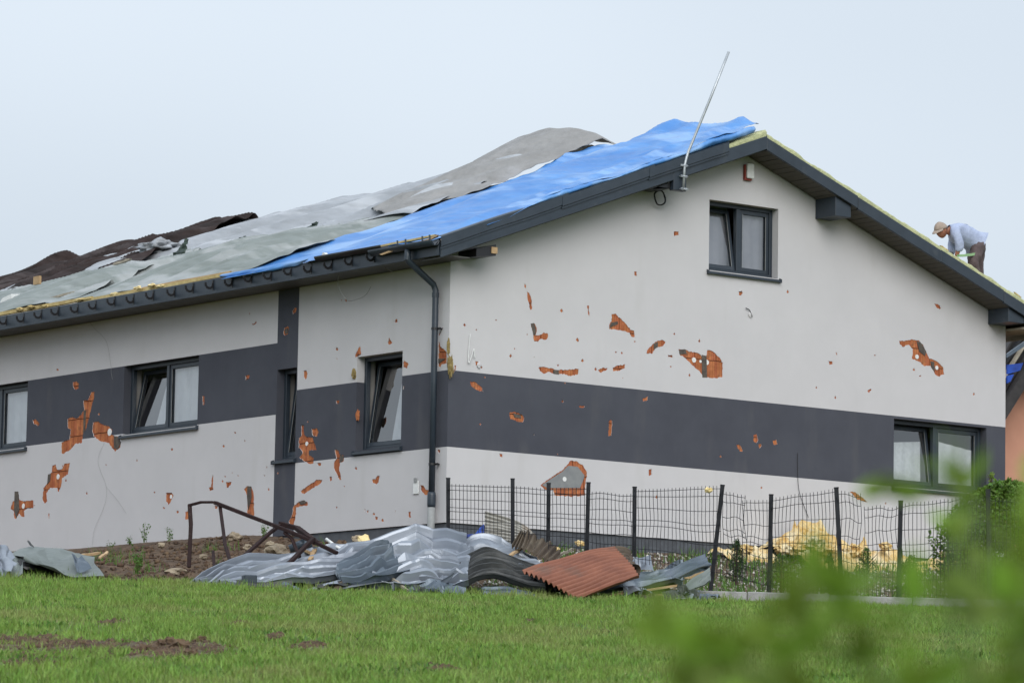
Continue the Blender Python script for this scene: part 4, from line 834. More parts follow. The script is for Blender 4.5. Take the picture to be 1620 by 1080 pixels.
# hands with fingers
for hx, hy, dy in ((1512, 406, -.17), (1501, 412, .1)):
    w_ = J(hx, hy, dy)
    for k in range(5):
        off = np.array((-.012*k+.02, -.018*k+.035, 0)); l_ = (.055, .075, .08, .075, .06)[k]
        if k == 0: pts = [w_+off, w_+off+np.array((-.03, .02, -.01)), w_+off+np.array((-.045, .02, -.035))]
        else: pts = [w_+off, w_+off+np.array((-l_*.5, 0, -l_*.35)), w_+off+np.array((-l_*.6, 0, -l_*.8))]
        mm = MB(); mm.tube(pts, [.011, .010, .007], 6); mm.build('finger', SKIN, man, True)
hc = J(1489, 364)
hb = bmesh.new(); bmesh.ops.create_uvsphere(hb, u_segments=28, v_segments=20, radius=1)
fwd = Vector((-.86, -.12, -.50)).normalized(); upv = Vector((-.50, -.05, .86)); upv = (upv-fwd*upv.dot(fwd)).normalized(); sdv = fwd.cross(upv)
for v in hb.verts:
    f_, s_, u_ = v.co.x, v.co.y, v.co.z; rr_ = 1
    jaw = max(0, -u_); f2 = f_*.098*(1-.12*jaw)+(.012*jaw if f_ > 0 else -.01*jaw); s2 = s_*.076*(1-.28*jaw*jaw); u2 = u_*.118
    if f_ > .8 and abs(s_) < .22: f2 += .026*(1-abs(s_)/.22)*max(0, 1-abs(u_+.12)/.22)      # nose
    if f_ > .75 and abs(s_) < .35: f2 += .008*max(0, 1-abs(u_+.48)/.1)                       # lips
    if f_ > .7 and .2 < abs(s_) < .5: f2 -= .010*max(0, 1-abs(u_-.05)/.14)                   # eye sockets
    q = Vector(hc)+fwd*f2+sdv*s2+upv*u2; v.co = q
obj('head', [tuple(v.co) for v in hb.verts], [tuple(v.index for v in f.verts) for f in hb.faces], SKIN, man, True); hb.free()
for sg in (-1, 1):
    c = Vector(hc)+sdv*sg*.078-fwd*.005-upv*.005; lump('ear', c, (.016, .008, .028), SKIN, man, 1, .1, 2)
    c = Vector(hc)+sdv*sg*.03+fwd*.088+upv*.006; lump('eye', c, (.008, .008, .007), HAIR, man, 1, .0, 2)
def cap_part(name, u0, rad, peak, m):
    vs = []; n = 24; k = 7
    for j in range(k+1):
        a = math.pi/2*j/k
        for i in range(n):
            b = 2*math.pi*i/n; f2, s2, u2 = math.cos(b)*rad[0]*math.cos(a), math.sin(b)*rad[1]*math.cos(a), rad[2]*math.sin(a)+u0-.018*(1-math.cos(b))*math.cos(a)
            vs.append(tuple(Vector(hc)+fwd*(f2-.004)+sdv*s2+upv*u2))
    fs = [(j*n+i, j*n+(i+1) % n, (j+1)*n+(i+1) % n, (j+1)*n+i) for j in range(k) for i in range(n)]
    return obj(name, vs, fs, m, man, True)
cp_ = cap_part('cap', .035, (.112, .090, .096), 0, CAP); solid(cp_, .006, 1)
vs = []; n = 12
for j in range(4):
    for i in range(n+1):
        b = -1.15+2.3*i/n; q = j/3; f2 = math.cos(b)*(.108+.085*q*math.cos(b*.8)); s2 = math.sin(b)*(.088+.01*q); u2 = .040-.03*q+.012*math.cos(b)*q
        vs.append(tuple(Vector(hc)+fwd*f2+sdv*s2+upv*u2))
solid(obj('cap_peak', vs, [(j*(n+1)+i, j*(n+1)+i+1, (j+1)*(n+1)+i+1, (j+1)*(n+1)+i) for j in range(3) for i in range(n)], CAP, man, True), .006)
lump('hair', Vector(hc)-fwd*.045-upv*.005, (.05, .074, .06), HAIR, man, 2, .15, 3)
mm = MB(); 
for q in (JT[18][0], JT[23][0]): lump('boot', q+np.array((-.02, 0, -.02)), (.13, .05, .045), BOOT, man, 3, .1, 3)
stick('green_batten', J(1516, 405, -.28), J(1546, 402, -.15), .035, .035, mat('green_painted_wood', (.30, .50, .25), None, 6, .7), 'short green strip of batten held by the man on the roof', 'batten')
# scraps along the right verge
for i, (x_, y_) in enumerate(((1612, 466), (1496, 392), (1322, 292))):
    c = G(x_, y_, RY+.1); stick('wood_splinter', c+np.array((-.1, 0, .02)), c+np.array((.08, .05, -.03)), .03, .02, WOODY, ['splinter on the verge at the right edge of the photo', 'splinter on the verge just left of the crouching man', 'splinter on the verge nearest the ridge'][i], 'splinter', 'splinters lying along the right verge')

# ------------------------------------------------------------------ neighbour house
nb = thing('neighbour_house', (14.2, 3.4, 0), 'pink rendered house with dark broken roof at the right edge', 'house')
mm = MB(); y0_ = 4.2; XW0, XW1 = 12.6, 16.5
_n1, _n2 = G(1592, 650, 3.65), G(1620, 605, 3.65)
def nz(x): return _n1[2]+(min(x, 14.25)-_n1[0])*(_n2[2]-_n1[2])/(_n2[0]-_n1[0])
vs = [(XW0, y0_, -1), (XW1, y0_, -1), (XW1, y0_, nz(XW1)), (XW0, y0_, nz(XW0)), (XW0, y0_+4, -1), (XW1, y0_+4, -1), (XW1, y0_+4, nz(XW1)), (XW0, y0_+4, nz(XW0))]

for a_, b_ in ((XW0, 14.25), (14.25, XW1)): mm.hexa([(a_, y0_, -1), (b_, y0_, -1), (b_, y0_+4, -1), (a_, y0_+4, -1), (a_, y0_, nz(a_)), (b_, y0_, nz(b_)), (b_, y0_+4, nz(b_)), (a_, y0_+4, nz(a_))])
mm.build('wall', PINK, nb)
def nbar(name, x0, x1, dz, h, ya_, yb_, m):
    mm = MB()
    if x0 < 14.25 < x1:
        for a_, b_ in ((x0, 14.25), (14.25, x1)): mm.hexa([(a_, ya_, nz(a_)+dz), (b_, ya_, nz(b_)+dz), (b_, yb_, nz(b_)+dz), (a_, yb_, nz(a_)+dz), (a_, ya_, nz(a_)+dz+h), (b_, ya_, nz(b_)+dz+h), (b_, yb_, nz(b_)+dz+h), (a_, yb_, nz(a_)+dz+h)])
        return mm.build(name, m, nb)
    mm.hexa([(x0, ya_, nz(x0)+dz), (x1, ya_, nz(x1)+dz), (x1, yb_, nz(x1)+dz), (x0, yb_, nz(x0)+dz), (x0, ya_, nz(x0)+dz+h), (x1, ya_, nz(x1)+dz+h), (x1, yb_, nz(x1)+dz+h), (x0, yb_, nz(x0)+dz+h)]); return mm.build(name, m, nb)
nbar('roof', XW0-.9, XW1+.3, .02, .12, y0_-.5, y0_+4.4, TILED); nbar('fascia', XW0-.9, XW1+.3, -.12, .3, y0_-.55, y0_-.505, TILED)
for k in range(4): nbar('rafter', XW0-.8, XW1, .18+.17*k, .05, y0_-.4+.03*k, y0_-.32+.03*k, [TILED, WOODG, BLACKP][k % 3])
for q in ([(1592, 577), (1617, 574), (1612, 586), (1592, 592)], [(1592, 594), (1602, 592), (1597, 603), (1592, 606)]):
    vs = [tuple(G(*t, y0_-.7)) for t in q]; o = obj('blue_foil', vs, [(0, 1, 2, 3)], DBLUE, nb); solid(o, .03)
nbar('broken_roof_panel', XW0-.9, XW1, .14, .55, y0_-.2, y0_+.2, TILED); 
vs = [tuple(G(*t, y0_-.6)) for t in [(1591, 560), (1622, 538), (1622, 546), (1591, 566)]]; solid(obj('roof_flashing', vs, [(0, 1, 2, 3)], SHEETB, nb), .03)

# ------------------------------------------------------------------ sheets of the debris heap
def sheet(name, ctrl, m, label, nu=60, nv=36, ribs=0, rib_amp=.02, rib_along='u', crumple=.02, cf=2.5, fine=.004, seed=0, cat='metal sheet', group=None, smooth_=False, th=.004, lift=0., skew=0.):
    """ctrl: rows of (px, py, distance) bent through a Catmull-Rom grid"""
    C = np.array([[P(*c) for c in row] for row in ctrl]); R0, C0 = C.shape[:2]
    def cr1(A, t):
        n = len(A)-1; t = min(max(t*n, 0), n-1e-6); i = int(t); f = t-i
        p1, p2 = A[i], A[i+1]; p0 = A[i-1] if i > 0 else 2*p1-p2; p3 = A[i+2] if i+2 <= n else 2*p2-p1
        return .5*((2*p1)+(-p0+p2)*f+(2*p0-5*p1+4*p2-p3)*f*f+(-p0+3*p1-3*p2+p3)*f**3)
    g = np.zeros((nv+1, nu+1, 3))
    for i in range(nu+1):
        col = [cr1(C[r_], i/nu) for r_ in range(R0)]
        for j in range(nv+1): g[j, i] = cr1(col, j/nv)
    du = np.gradient(g, axis=1); dw = np.gradient(g, axis=0); nr = np.cross(du, dw); nr /= (np.linalg.norm(nr, axis=2, keepdims=True)+1e-9)
    if (nr[nv//2, nu//2]@(CAM-g[nv//2, nu//2])) < 0: nr = -nr
    rr = random.Random(seed*13+1); ku, kv = max(3, nu//14), max(2, nv//16)
    lat = [[rr.uniform(-1, 1) for _ in range(ku+2)] for _ in range(kv+2)]; jit = [[(rr.uniform(-.3, .3), rr.uniform(-.3, .3)) for _ in range(ku+2)] for _ in range(kv+2)]
    def facet(u, v):          # piecewise flat field with sharp kinks
        a, b = u*ku+.35*math.sin(v*7+seed), v*kv+.3*math.sin(u*9+seed); a = min(max(a, 0), ku-.001); b = min(max(b, 0), kv-.001); i, j = int(a), int(b); p, q = a-i, b-j
        if (i+j) % 2: return lat[j][i]+(lat[j][i+1]-lat[j][i])*p+(lat[j+1][i]-lat[j][i])*q if p+q < 1 else lat[j+1][i+1]+(lat[j+1][i]-lat[j+1][i+1])*(1-p)+(lat[j][i+1]-lat[j+1][i+1])*(1-q)
        return lat[j][i]+(lat[j][i+1]-lat[j][i])*p+(lat[j+1][i+1]-lat[j][i+1])*q if p > q else lat[j][i]+(lat[j+1][i]-lat[j][i])*q+(lat[j+1][i+1]-lat[j+1][i])*p
    for j in range(nv+1):
        for i in range(nu+1):
            s = (j/nv if rib_along == 'u' else i/nu)+skew*(i/nu if rib_along == 'u' else j/nv); h = 0
            if ribs:
                ph = (s*ribs) % 1; h += rib_amp*(1.6*min(1, max(0, (abs(ph-.5)-.29)*8)) if rib_amp > 0 else .5*math.cos(2*math.pi*s*ribs)*-1)
            q = g[j, i]; c1 = ridged(q[0]*cf+seed, q[1]*cf, q[2]*cf*1.5); c2_ = mn.noise((q[0]*cf*.5+seed, q[1]*cf*.5, q[2]*cf+4))
            h += crumple*(2.2*facet(i/nu, j/nv)+(c1-.6)*.35+c2_*.6)+fine*(ridged(q[0]*9, q[1]*9+seed, q[2]*9)-.5)
            g[j, i] = q+nr[j, i]*h
    vs = g.reshape(-1, 3); w_ = nu+1
    o = obj(name, vs, [(j*w_+i, j*w_+i+1, (j+1)*w_+i+1, (j+1)*w_+i) for j in range(nv) for i in range(nu)], m, None, smooth_); solid(o, th); tag(o, label, cat, group); return o
GS = 'torn roofing sheets in the debris heap'
sheet('roofing_sheet', [[(300,927,48.9),(352,902,49.5),(430,884,50),(520,874,50.4),(575,872,50.5)], [(330,930,48.8),(380,915,49.2),(450,905,49.4),(530,893,49.6),(590,885,49.8)], [(372,932,48.7),(430,930,48.8),(490,925,48.9),(550,915,49),(600,905,49.1)]], SHEET, 'pale grey ribbed sheet forming the left tail of the heap', 110, 100, ribs=7, rib_amp=.05, crumple=.03, cf=1.6, seed=1, group=GS)
sheet('roofing_sheet', [[(520,893,49.9),(575,868,50.2),(650,849,50.4),(700,851,50.4),(737,862,50.2)], [(535,905,49.4),(590,890,49.6),(650,878,49.7),(700,878,49.7),(742,888,49.6)], [(548,920,49),(600,915,49.1),(660,905,49.1),(705,906,49.1),(740,912,49)], [(560,934,48.7),(610,932,48.7),(660,933,48.7),(705,936,48.6),(742,934,48.6)]], SHEET, 'large pale grey crumpled sheet forming the highest hump of the heap', 120, 130, ribs=7, rib_amp=.062, crumple=.042, cf=1.5, fine=.0, seed=4, group=GS)
sheet('roofing_sheet', [[(535,915,49.2),(552,890,49.5),(590,868,49.7),(615,872,49.8)], [(538,922,48.9),(570,905,49),(600,890,49.2),(625,885,49.3)], [(545,930,48.6),(590,925,48.6),(625,915,48.7),(650,905,48.8)]], SHEETB, 'darker folded sheet lying across the middle of the heap', 70, 70, ribs=5, rib_amp=.06, crumple=.03, cf=1.7, seed=6, group=GS)
sheet('roofing_sheet', [[(728,866,50.3),(748,854,50.5),(790,866,50.5),(850,882,50.3)], [(735,885,49.9),(765,880,50),(810,890,50),(860,900,49.9)], [(740,905,49.5),(780,908,49.5),(820,912,49.5),(870,915,49.4)]], SHEET, 'light grey sheet wedged behind the dark curled one', 60, 70, ribs=5, rib_amp=.035, crumple=.05, seed=8, group=GS)
sheet('roofing_sheet', [[(730,930,49.0),(737,892,49.5),(765,872,49.8),(800,884,49.8),(850,905,49.5)], [(731,934,48.8),(745,905,49.1),(775,892,49.3),(815,902,49.3),(858,918,49.1)], [(733,938,48.6),(750,925,48.7),(785,918,48.8),(825,928,48.7),(862,938,48.6)]], SHEETD, 'dark grey curled sheet arching beside the rust red one', 70, 90, ribs=8, rib_amp=.045, crumple=.014, seed=10, group=GS)
sheet('roofing_sheet', [[(762,932,48.8),(800,926,48.8),(840,934,48.6)], [(765,945,48.4),(805,947,48.4),(868,950,48.3)]], SHEETB, 'narrow blue grey sheet low in front of the dark curled one', 30, 16, ribs=3, rib_amp=.015, crumple=.02, seed=12, group=GS)
sheet('corrugated_sheet', [[(826,903,48.9),(870,889,49.1),(930,873,49.4),(973,866,49.6)], [(856,916,48.6),(900,902,48.8),(950,886,49.1),(986,880,49.3)], [(888,933,48.4),(925,920,48.5),(965,904,48.7),(1000,896,48.9)], [(918,949,48.2),(950,935,48.3),(985,921,48.4),(1012,913,48.5)]], RUST, 'rust red corrugated sheet lying on top of the heap', 60, 120, ribs=12, rib_amp=-.05, crumple=.005, cf=1.2, fine=.001, seed=14, group=GS, smooth_=True)
sheet('corrugated_sheet', [[(965,868,49.65),(985,869,49.75),(994,876,49.8)], [(985,880,49.4),(996,886,49.5),(1000,892,49.5)], [(996,893,49.0),(1008,900,49.0),(1014,908,49.0)]], RUSTG, 'brown grey torn end beyond the rust red sheet', 20, 60, ribs=6, rib_amp=-.045, crumple=.02, seed=15, group=GS, smooth_=True)
sheet('corrugated_sheet', [[(824,840,50.4),(835,842,50.4),(870,858,50.3),(892,876,50.2)], [(808,865,50.1),(825,870,50.1),(850,880,50),(875,890,49.9)]], RUSTG, 'brown corrugated sheet tipped up behind the dark curled one', 90, 20, ribs=9, rib_amp=-.05, rib_along='v', crumple=.012, seed=16, group=GS, smooth_=True)
sheet('corrugated_sheet', [[(767,808,51.6),(805,819,51.6),(835,832,51.6),(862,866,51.5)], [(768,862,51.4),(800,864,51.4),(835,866,51.4),(864,868,51.4)]], PALES, 'pale corrugated sheet leaning behind the fence near the corner', 60, 70, ribs=9, rib_amp=-.03, crumple=.012, seed=18, group=GS, smooth_=True)
sheet('roofing_sheet', [[(950,915,49.6),(1000,905,49.8),(1050,898,50),(1078,902,50)], [(940,925,49.2),(1000,920,49.4),(1050,915,49.5),(1080,918,49.5)], [(930,940,48.8),(990,938,48.8),(1040,935,48.9),(1080,932,48.9)]], SHEETB, 'blue grey flat sheet right of the rust red one', 60, 70, ribs=5, rib_amp=.035, crumple=.05, seed=20, group=GS)
sheet('roofing_sheet', [[(1015,930,49.4),(1060,905,49.6),(1095,887,49.8),(1116,882,49.9)], [(1020,938,49.1),(1065,913,49.3),(1100,895,49.5),(1120,890,49.6)], [(1028,940,49.2),(1072,922,49.3),(1104,905,49.5),(1121,900,49.6)]], SHEETB, 'sheet rolled into a long spout at the right end', 60, 40, ribs=3, rib_amp=.03, crumple=.012, seed=22, group=GS)
sheet('roofing_sheet', [[(1060,945,48.8),(1085,930,49),(1108,912,49.2),(1124,902,49.3)], [(1075,952,48.6),(1095,940,48.7),(1112,926,48.9),(1124,918,49)]], SHEETG, 'grey green strip slanting down at the right end of the heap', 40, 16, ribs=2, rib_amp=.02, crumple=.015, seed=24, group=GS)
sheet('roofing_sheet', [[(990,879,50.2),(1010,884,50.2),(1029,877,50.2)], [(992,900,50),(1014,904,50),(1034,906,50)]], SHEET, 'small whitish sheet standing up behind the rust red one', 20, 14, crumple=.02, seed=26, group=GS)
sheet('roofing_sheet', [[(486,934,48.6),(540,922,48.8),(600,915,48.9),(616,912,48.9)], [(492,938,48.4),(545,930,48.5),(600,921,48.6),(622,918,48.6)]], SHEET, 'narrow bent strip along the front of the heap', 40, 8, crumple=.02, seed=28, group=GS)
sheet('roofing_sheet', [[(640,935,48.6),(680,925,48.7),(735,930,48.7)], [(650,941,48.3),(690,938,48.3),(738,942,48.3)]], SHEETB, 'bent flashing at the front below the highest hump', 30, 10, ribs=2, rib_amp=.02, crumple=.03, seed=30, group=GS)
sheet('roofing_sheet', [[(600,902,49.3),(620,890,49.6),(668,888,49.7),(690,896,49.6)], [(610,915,48.9),(640,905,49),(680,902,49.1),(700,912,49)], [(625,934,48.5),(655,925,48.6),(690,920,48.7),(712,930,48.6)]], SHEET, 'pale folded sheet in front of the highest hump', 60, 70, ribs=4, rib_amp=.06, crumple=.05, cf=1.8, seed=31, group=GS)
sx_ = []
for i in range(18):
    r9 = random.Random(i+90); x_ = r9.choice([r9.uniform(400, 1110), r9.uniform(560, 760), r9.uniform(1000, 1120)]); dd_ = 48.55+r9.uniform(-.3, .25); y_ = 937+r9.uniform(-6, 7)+(x_-700)*.012; a_ = r9.uniform(8, 22); b_ = r9.uniform(3, 9)
    sheet('metal_scrap', [[(x_-a_, y_-b_, dd_+.1), (x_, y_-b_*1.4, dd_+.1), (x_+a_, y_-b_*.4, dd_)], [(x_-a_*.7, y_+b_*.3, dd_-.1), (x_, y_+b_*.1, dd_-.1), (x_+a_*.8, y_+b_*.5, dd_-.1)]], [SHEET, SHEETB, SHEETD, RUSTG][i % 4], 'small bent scrap of sheet metal in the grass along the front of the heap', 8, 5, crumple=.03, seed=50+i, cat='metal scrap', group='small scraps along the front of the heap'); sx_.append((x_, i, [q for q in sc.objects if q.name.startswith('metal_scrap')]))
ordn = 'first second third fourth fifth sixth seventh eighth ninth tenth eleventh twelfth thirteenth fourteenth fifteenth sixteenth seventeenth eighteenth'.split()
seen_ = []; pairs = []
for x_, i, lst in sx_:
    new = [q for q in lst if q not in seen_][0]; seen_.append(new); pairs.append((x_, i, new))
for k, (x_, i, q) in enumerate(sorted(pairs, key=lambda t: t[0])): q['label'] = f"{['pale grey', 'blue grey', 'dark grey', 'brown'][i % 4]} bent scrap, {ordn[k]} from the left along the front of the heap"
# dark lumps added to imitate the shade in gaps under the sheets
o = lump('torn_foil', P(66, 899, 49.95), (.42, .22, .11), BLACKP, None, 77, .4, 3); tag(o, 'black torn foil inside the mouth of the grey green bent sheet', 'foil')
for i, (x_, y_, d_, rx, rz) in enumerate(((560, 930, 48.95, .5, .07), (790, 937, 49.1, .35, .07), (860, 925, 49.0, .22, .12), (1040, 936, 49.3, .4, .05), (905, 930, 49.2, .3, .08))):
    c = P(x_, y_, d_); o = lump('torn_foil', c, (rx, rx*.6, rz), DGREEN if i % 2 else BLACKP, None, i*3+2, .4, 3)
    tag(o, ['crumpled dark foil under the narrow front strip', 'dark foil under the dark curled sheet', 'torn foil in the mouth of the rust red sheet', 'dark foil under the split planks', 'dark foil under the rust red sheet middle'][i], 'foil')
# gutter box at front left
mm = MB(); a, b, c, d = P(374, 926, 48.5), P(470, 931, 48.4), P(462, 921, 48.5), P(378, 914, 48.6)
sheet('gutter_piece', [[(374,920,48.7),(420,922,48.6),(462,920,48.6)], [(376,932,48.4),(420,933,48.4),(466,933,48.4)]], SHEETD, 'dark teal gutter piece in front of the brown steel frame', 30, 8, ribs=2, rib_amp=.02, crumple=.01, seed=33, cat='gutter')
q = P(392, 916, 48.6); mm = MB(); mm.bar(q+np.array((-.07, 0, 0)), q+np.array((.08, -.05, .0)), .14, .10); o = bevel(mm.build('gutter_outlet', ANTM), .01); tag(o, 'small dark gutter end box at the foot of the frame', 'gutter')
q0 = [P(*t) for t in ((458, 868, 50.4), (492, 856, 50.4))]; mm = MB(); mm.tube(q0, [.05, .075], 10); o = mm.build('pipe_stub', SHEETB, None, True); tag(o, 'short blue grey pipe stub on top of the heap', 'pipe')
q0 = [P(*t) for t in ((516, 852, 50.5), (532, 864, 50.4), (545, 871, 50.3), (562, 872, 50.2))]; mm = MB(); mm.tube(q0, .02, 8); o = mm.build('plastic_trim', WHITEP, None, True); tag(o, 'white plastic trim strip behind the heap', 'trim')
# left crumpled sheets
sheet('roofing_sheet', [[(-18,880,49.6),(0,876,49.7),(10,868,49.8),(14,884,49.7)], [(-18,895,49.3),(0,895,49.4),(10,890,49.4),(15,900,49.3)], [(-18,912,49),(0,912,49),(10,910,49),(16,912,49)]], SHEET, 'bluish crumpled sheet cut off by the left edge', 40, 40, ribs=2, rib_amp=.02, crumple=.05, seed=35, group='bent sheets on the left of the lawn edge')
sheet('roofing_sheet', [[(15,878,50.0),(42,863,50.3),(80,866,50.3),(110,872,50.3),(150,880,50.2)], [(40,880,49.7),(50,880,49.7),(80,884,49.7),(113,888,49.7),(150,888,49.8)], [(40,882,49.6),(60,892,49.5),(88,900,49.4),(118,905,49.4),(158,900,49.4)], [(46,882,49.6),(66,893,49.4),(98,904,49.2),(125,912,49.1),(165,911,49.1)]], SHEETG, 'grey green bent sheet opening like a mouth on the left', 70, 50, ribs=0, crumple=.018, cf=2.2, seed=37, group='bent sheets on the left of the lawn edge')
sheet('roofing_sheet', [[(15,878,49.9),(26,876,50.0),(40,876,50.1)], [(15,895,49.5),(28,895,49.6),(36,892,49.7)], [(16,912,49.2),(26,914,49.2),(34,912,49.3)]], SHEETG, 'upright end piece closing the grey green bent sheet', 16, 20, crumple=.02, seed=39, group='bent sheets on the left of the lawn edge')
sheet('roofing_sheet', [[(113,874,49.6),(122,882,49.5),(130,880,49.5)], [(122,904,49.2),(126,904,49.2),(145,899,49.3)]], SHEETB, 'violet grey folded corner of the grey green bent sheet', 12, 12, crumple=.01, seed=40, group='bent sheets on the left of the lawn edge')
stick('bent_spike', P(52, 864, 50.2), P(43, 855, 50.3), .03, .01, SHEETD, 'dark spike of bent metal sticking up at the left', 'metal scrap')
stick('plank', P(118, 880, 50.8), P(156, 874, 51.2), .09, .03, WOOD, 'rotten brown board behind the grey green bent sheet', 'plank')
stick('plank', P(157, 882, 50.6), P(170, 873, 51.0), .04, .02, WOOD, 'small pale splinter on the dirt beside the bent sheet', 'plank')
# planks
for a, b, wd, m_, lab in [((697,950,48.3),(736,930,48.8),.05,WOODG,'pale plank end sticking out of the lawn side of the heap'), ((801,882,49.9),(826,867,50.3),.045,WOOD,'pale stick standing out above the dark curled sheet'),
    ((965,941,48.7),(1075,925,49.0),.10,WOOD,'long split plank at the right end of the heap'), ((1010,942,48.7),(1090,938,48.8),.06,WOOD,'lower split plank under the long one'), ((1085,915,49.3),(1118,904,49.5),.07,WOOD,'brown timber inside the rolled sheet'),
    ((478,869,50.0),(498,877,49.9),.05,WOOD,'short crosspiece of the little wooden bracket'), ((490,885,49.7),(500,866,50.1),.05,WOOD,'upright of the little wooden bracket'), ((618,912,48.8),(645,934,48.4),.035,WOODG,'thin lath leaning at the front of the heap'),
    ((880,880,50.6),(905,868,50.9),.03,WOODG,'thin lath behind the rust red sheet')]:
    stick('plank', P(*a), P(*b), wd, .028, m_, lab, 'plank')
# brown steel frame
fr = thing('steel_frame', tuple(P(370, 925, 49.2)), 'maroon bent steel frame standing at the left of the heap', 'frame')
for pts, wd in [([(300,798,51.2),(302,830,51.1),(299,895,51.0)], .06), ([(299,799,51.2),(318,794,51.1),(337,794,51.0),(346,797,51.0)], .05), ([(341,795,51.0),(400,818,50.6),(450,837,50.3),(500,858,50.0),(532,874,49.8)], .07), ([(348,800,51.0),(356,860,50.2),(374,921,49.3)], .05),
    ([(342,923,49.4),(385,880,49.9),(430,840,50.5),(446,828,50.7)], .06), ([(337,872,50.0),(341,922,49.4)], .045), ([(393,916,49.2),(430,905,49.3),(460,888,49.5),(485,862,49.8),(496,852,49.9)], .07), ([(450,842,50.3),(462,852,50.2),(470,872,50.0),(474,880,49.9)], .05), ([(444,828,50.7),(470,835,50.5),(490,850,50.1),(500,858,50.0)], .09)]:
    mm = MB(); pp = [P(*q) for q in pts]
    for a, b in zip(pp[:-1], pp[1:]): mm.bar(a-(b-a)*.02, b+(b-a)*.03, wd*.82, wd*.62)
    bevel(mm.build('bar', MAROON, fr), .005)
# stones, clods
def rock(c, r_, m, name, label, cat, group=None, seed=0, fl=.7):
    o = lump(name, c, (r_, r_*.8, r_*fl), m, None, seed, .55 if m is STONE else .7, 3 if m is STONE else 4, 1.3 if m is STONE else 2.1); tag(o, label, cat, group); return o
for i, (x_, y_, d_, r_, lab) in enumerate([(441, 876, 51.2, .17, 'large tan stone on the dirt bank beside the steel frame'), (428, 862, 51.8, .07, 'small pale stone above the large tan stone'), (372, 849, 53.5, .09, 'stone on top of the bank behind the frame'), (282, 905, 50.0, .16, 'flat grey stone slab at the foot of the bank'),
    (432, 876, 51.4, .05, 'pebble touching the large tan stone'), (566, 852, 52.0, .08, 'brown stone beside the yellow foam'), (255, 862, 52.5, .05, 'small stone on the bank left of the frame'), (322, 880, 51.0, .05, 'stone between the two frame posts'), (392, 866, 51.8, .06, 'stone under the long sloping bar')]):
    c = P(x_, y_, d_); rock((c[0], c[1], c[2]), r_, STONE, 'stone', lab, 'stone', 'stones on the dirt bank', i, .35 if i == 3 else .7)
for i, (x_, y_, r_, lab) in enumerate([(270, 1028, .20, 'largest brown soil clod in the bare patch of the lawn'), (318, 1015, .10, 'upright soil clod right of the largest one'), (235, 1035, .14, 'crumbly clod left of the largest one'), (128, 1026, .10, 'clod in the middle of the bare strip'), (60, 1020, .09, 'clod near the left edge of the lawn'), (178, 988, .07, 'small clod higher up the lawn on the left'), (838, 984, .07, 'lone dark clod below the rust red sheet'), (435, 1010, .06, 'clod in the small patch left of centre'), (492, 1022, .07, 'clod lowest in the centre left of the lawn'), (300, 1040, .12, 'clod in front of the largest one')]):
    d_, v_ = lawn_d(x_, y_); z_ = ground_z(d_, v_); rock(at(d_, v_, z_+r_*.08), r_*.72, SOILC, 'soil_clod', lab, 'soil clod', 'soil clods thrown on the lawn', i+20, .5)
# yellow foam piece
o = sheet('foam_piece', [[(565,853,51.3),(578,858,51.3),(590,852,51.4),(607,850,51.4)], [(568,862,51.1),(580,864,51.1),(592,862,51.1),(606,860,51.2)], [(572,871,51),(582,872,51),(595,870,51),(602,868,51)]], FOAM, 'cream yellow foam piece lying on the soil behind the heap', 24, 18, crumple=.05, cf=5, seed=3, cat='foam', th=.04)
# blue scrap behind the fence
sheet('blue_scrap', [[(715,846,51.8),(740,842,51.9),(768,834,52)], [(722,852,51.6),(745,851,51.6),(766,846,51.7)], [(730,858,51.4),(748,860,51.4),(764,856,51.5)]], DBLUE, 'deep blue scrap of tarpaulin behind the fence at the house corner', 30, 24, crumple=.06, cf=4, seed=5, cat='tarpaulin')

# ------------------------------------------------------------------ kerb
kb = bpy.data.objects.new('garden_kerb', None); sc.collection.objects.link(kb); kb.location = at(49.4, 6, -1.2); tag(kb, 'low grey concrete kerb edging the garden strip', 'kerb')
km = bpy.data.meshes.new('kerb_stone'); q_ = MB(); q_.box((-.495, -.035, -.25), (.495, .035, 0)); km.from_pydata(q_.v, [], q_.f); km.materials.append(CONC)
v = 1.9; i = 0
while v < 12:
    p0, p1 = P(810+(v)*FPX/49.4, 0, 49.4), P(810+(v+1)*FPX/49.4, 0, 49.4)
    c = at(49.42, v+.5, edge_z(v+.5)+.135+.006*math.sin(i*2.1)); o = bpy.data.objects.new('kerb_stone', km); sc.collection.objects.link(o); o.parent = kb
    o.location = Vector(c)-kb.location; o.rotation_euler = (.01*math.sin(i), .014, math.atan2(RH[1], RH[0])+.006*math.sin(i*1.3)); bevel(o, .008); v += 1.0; i += 1

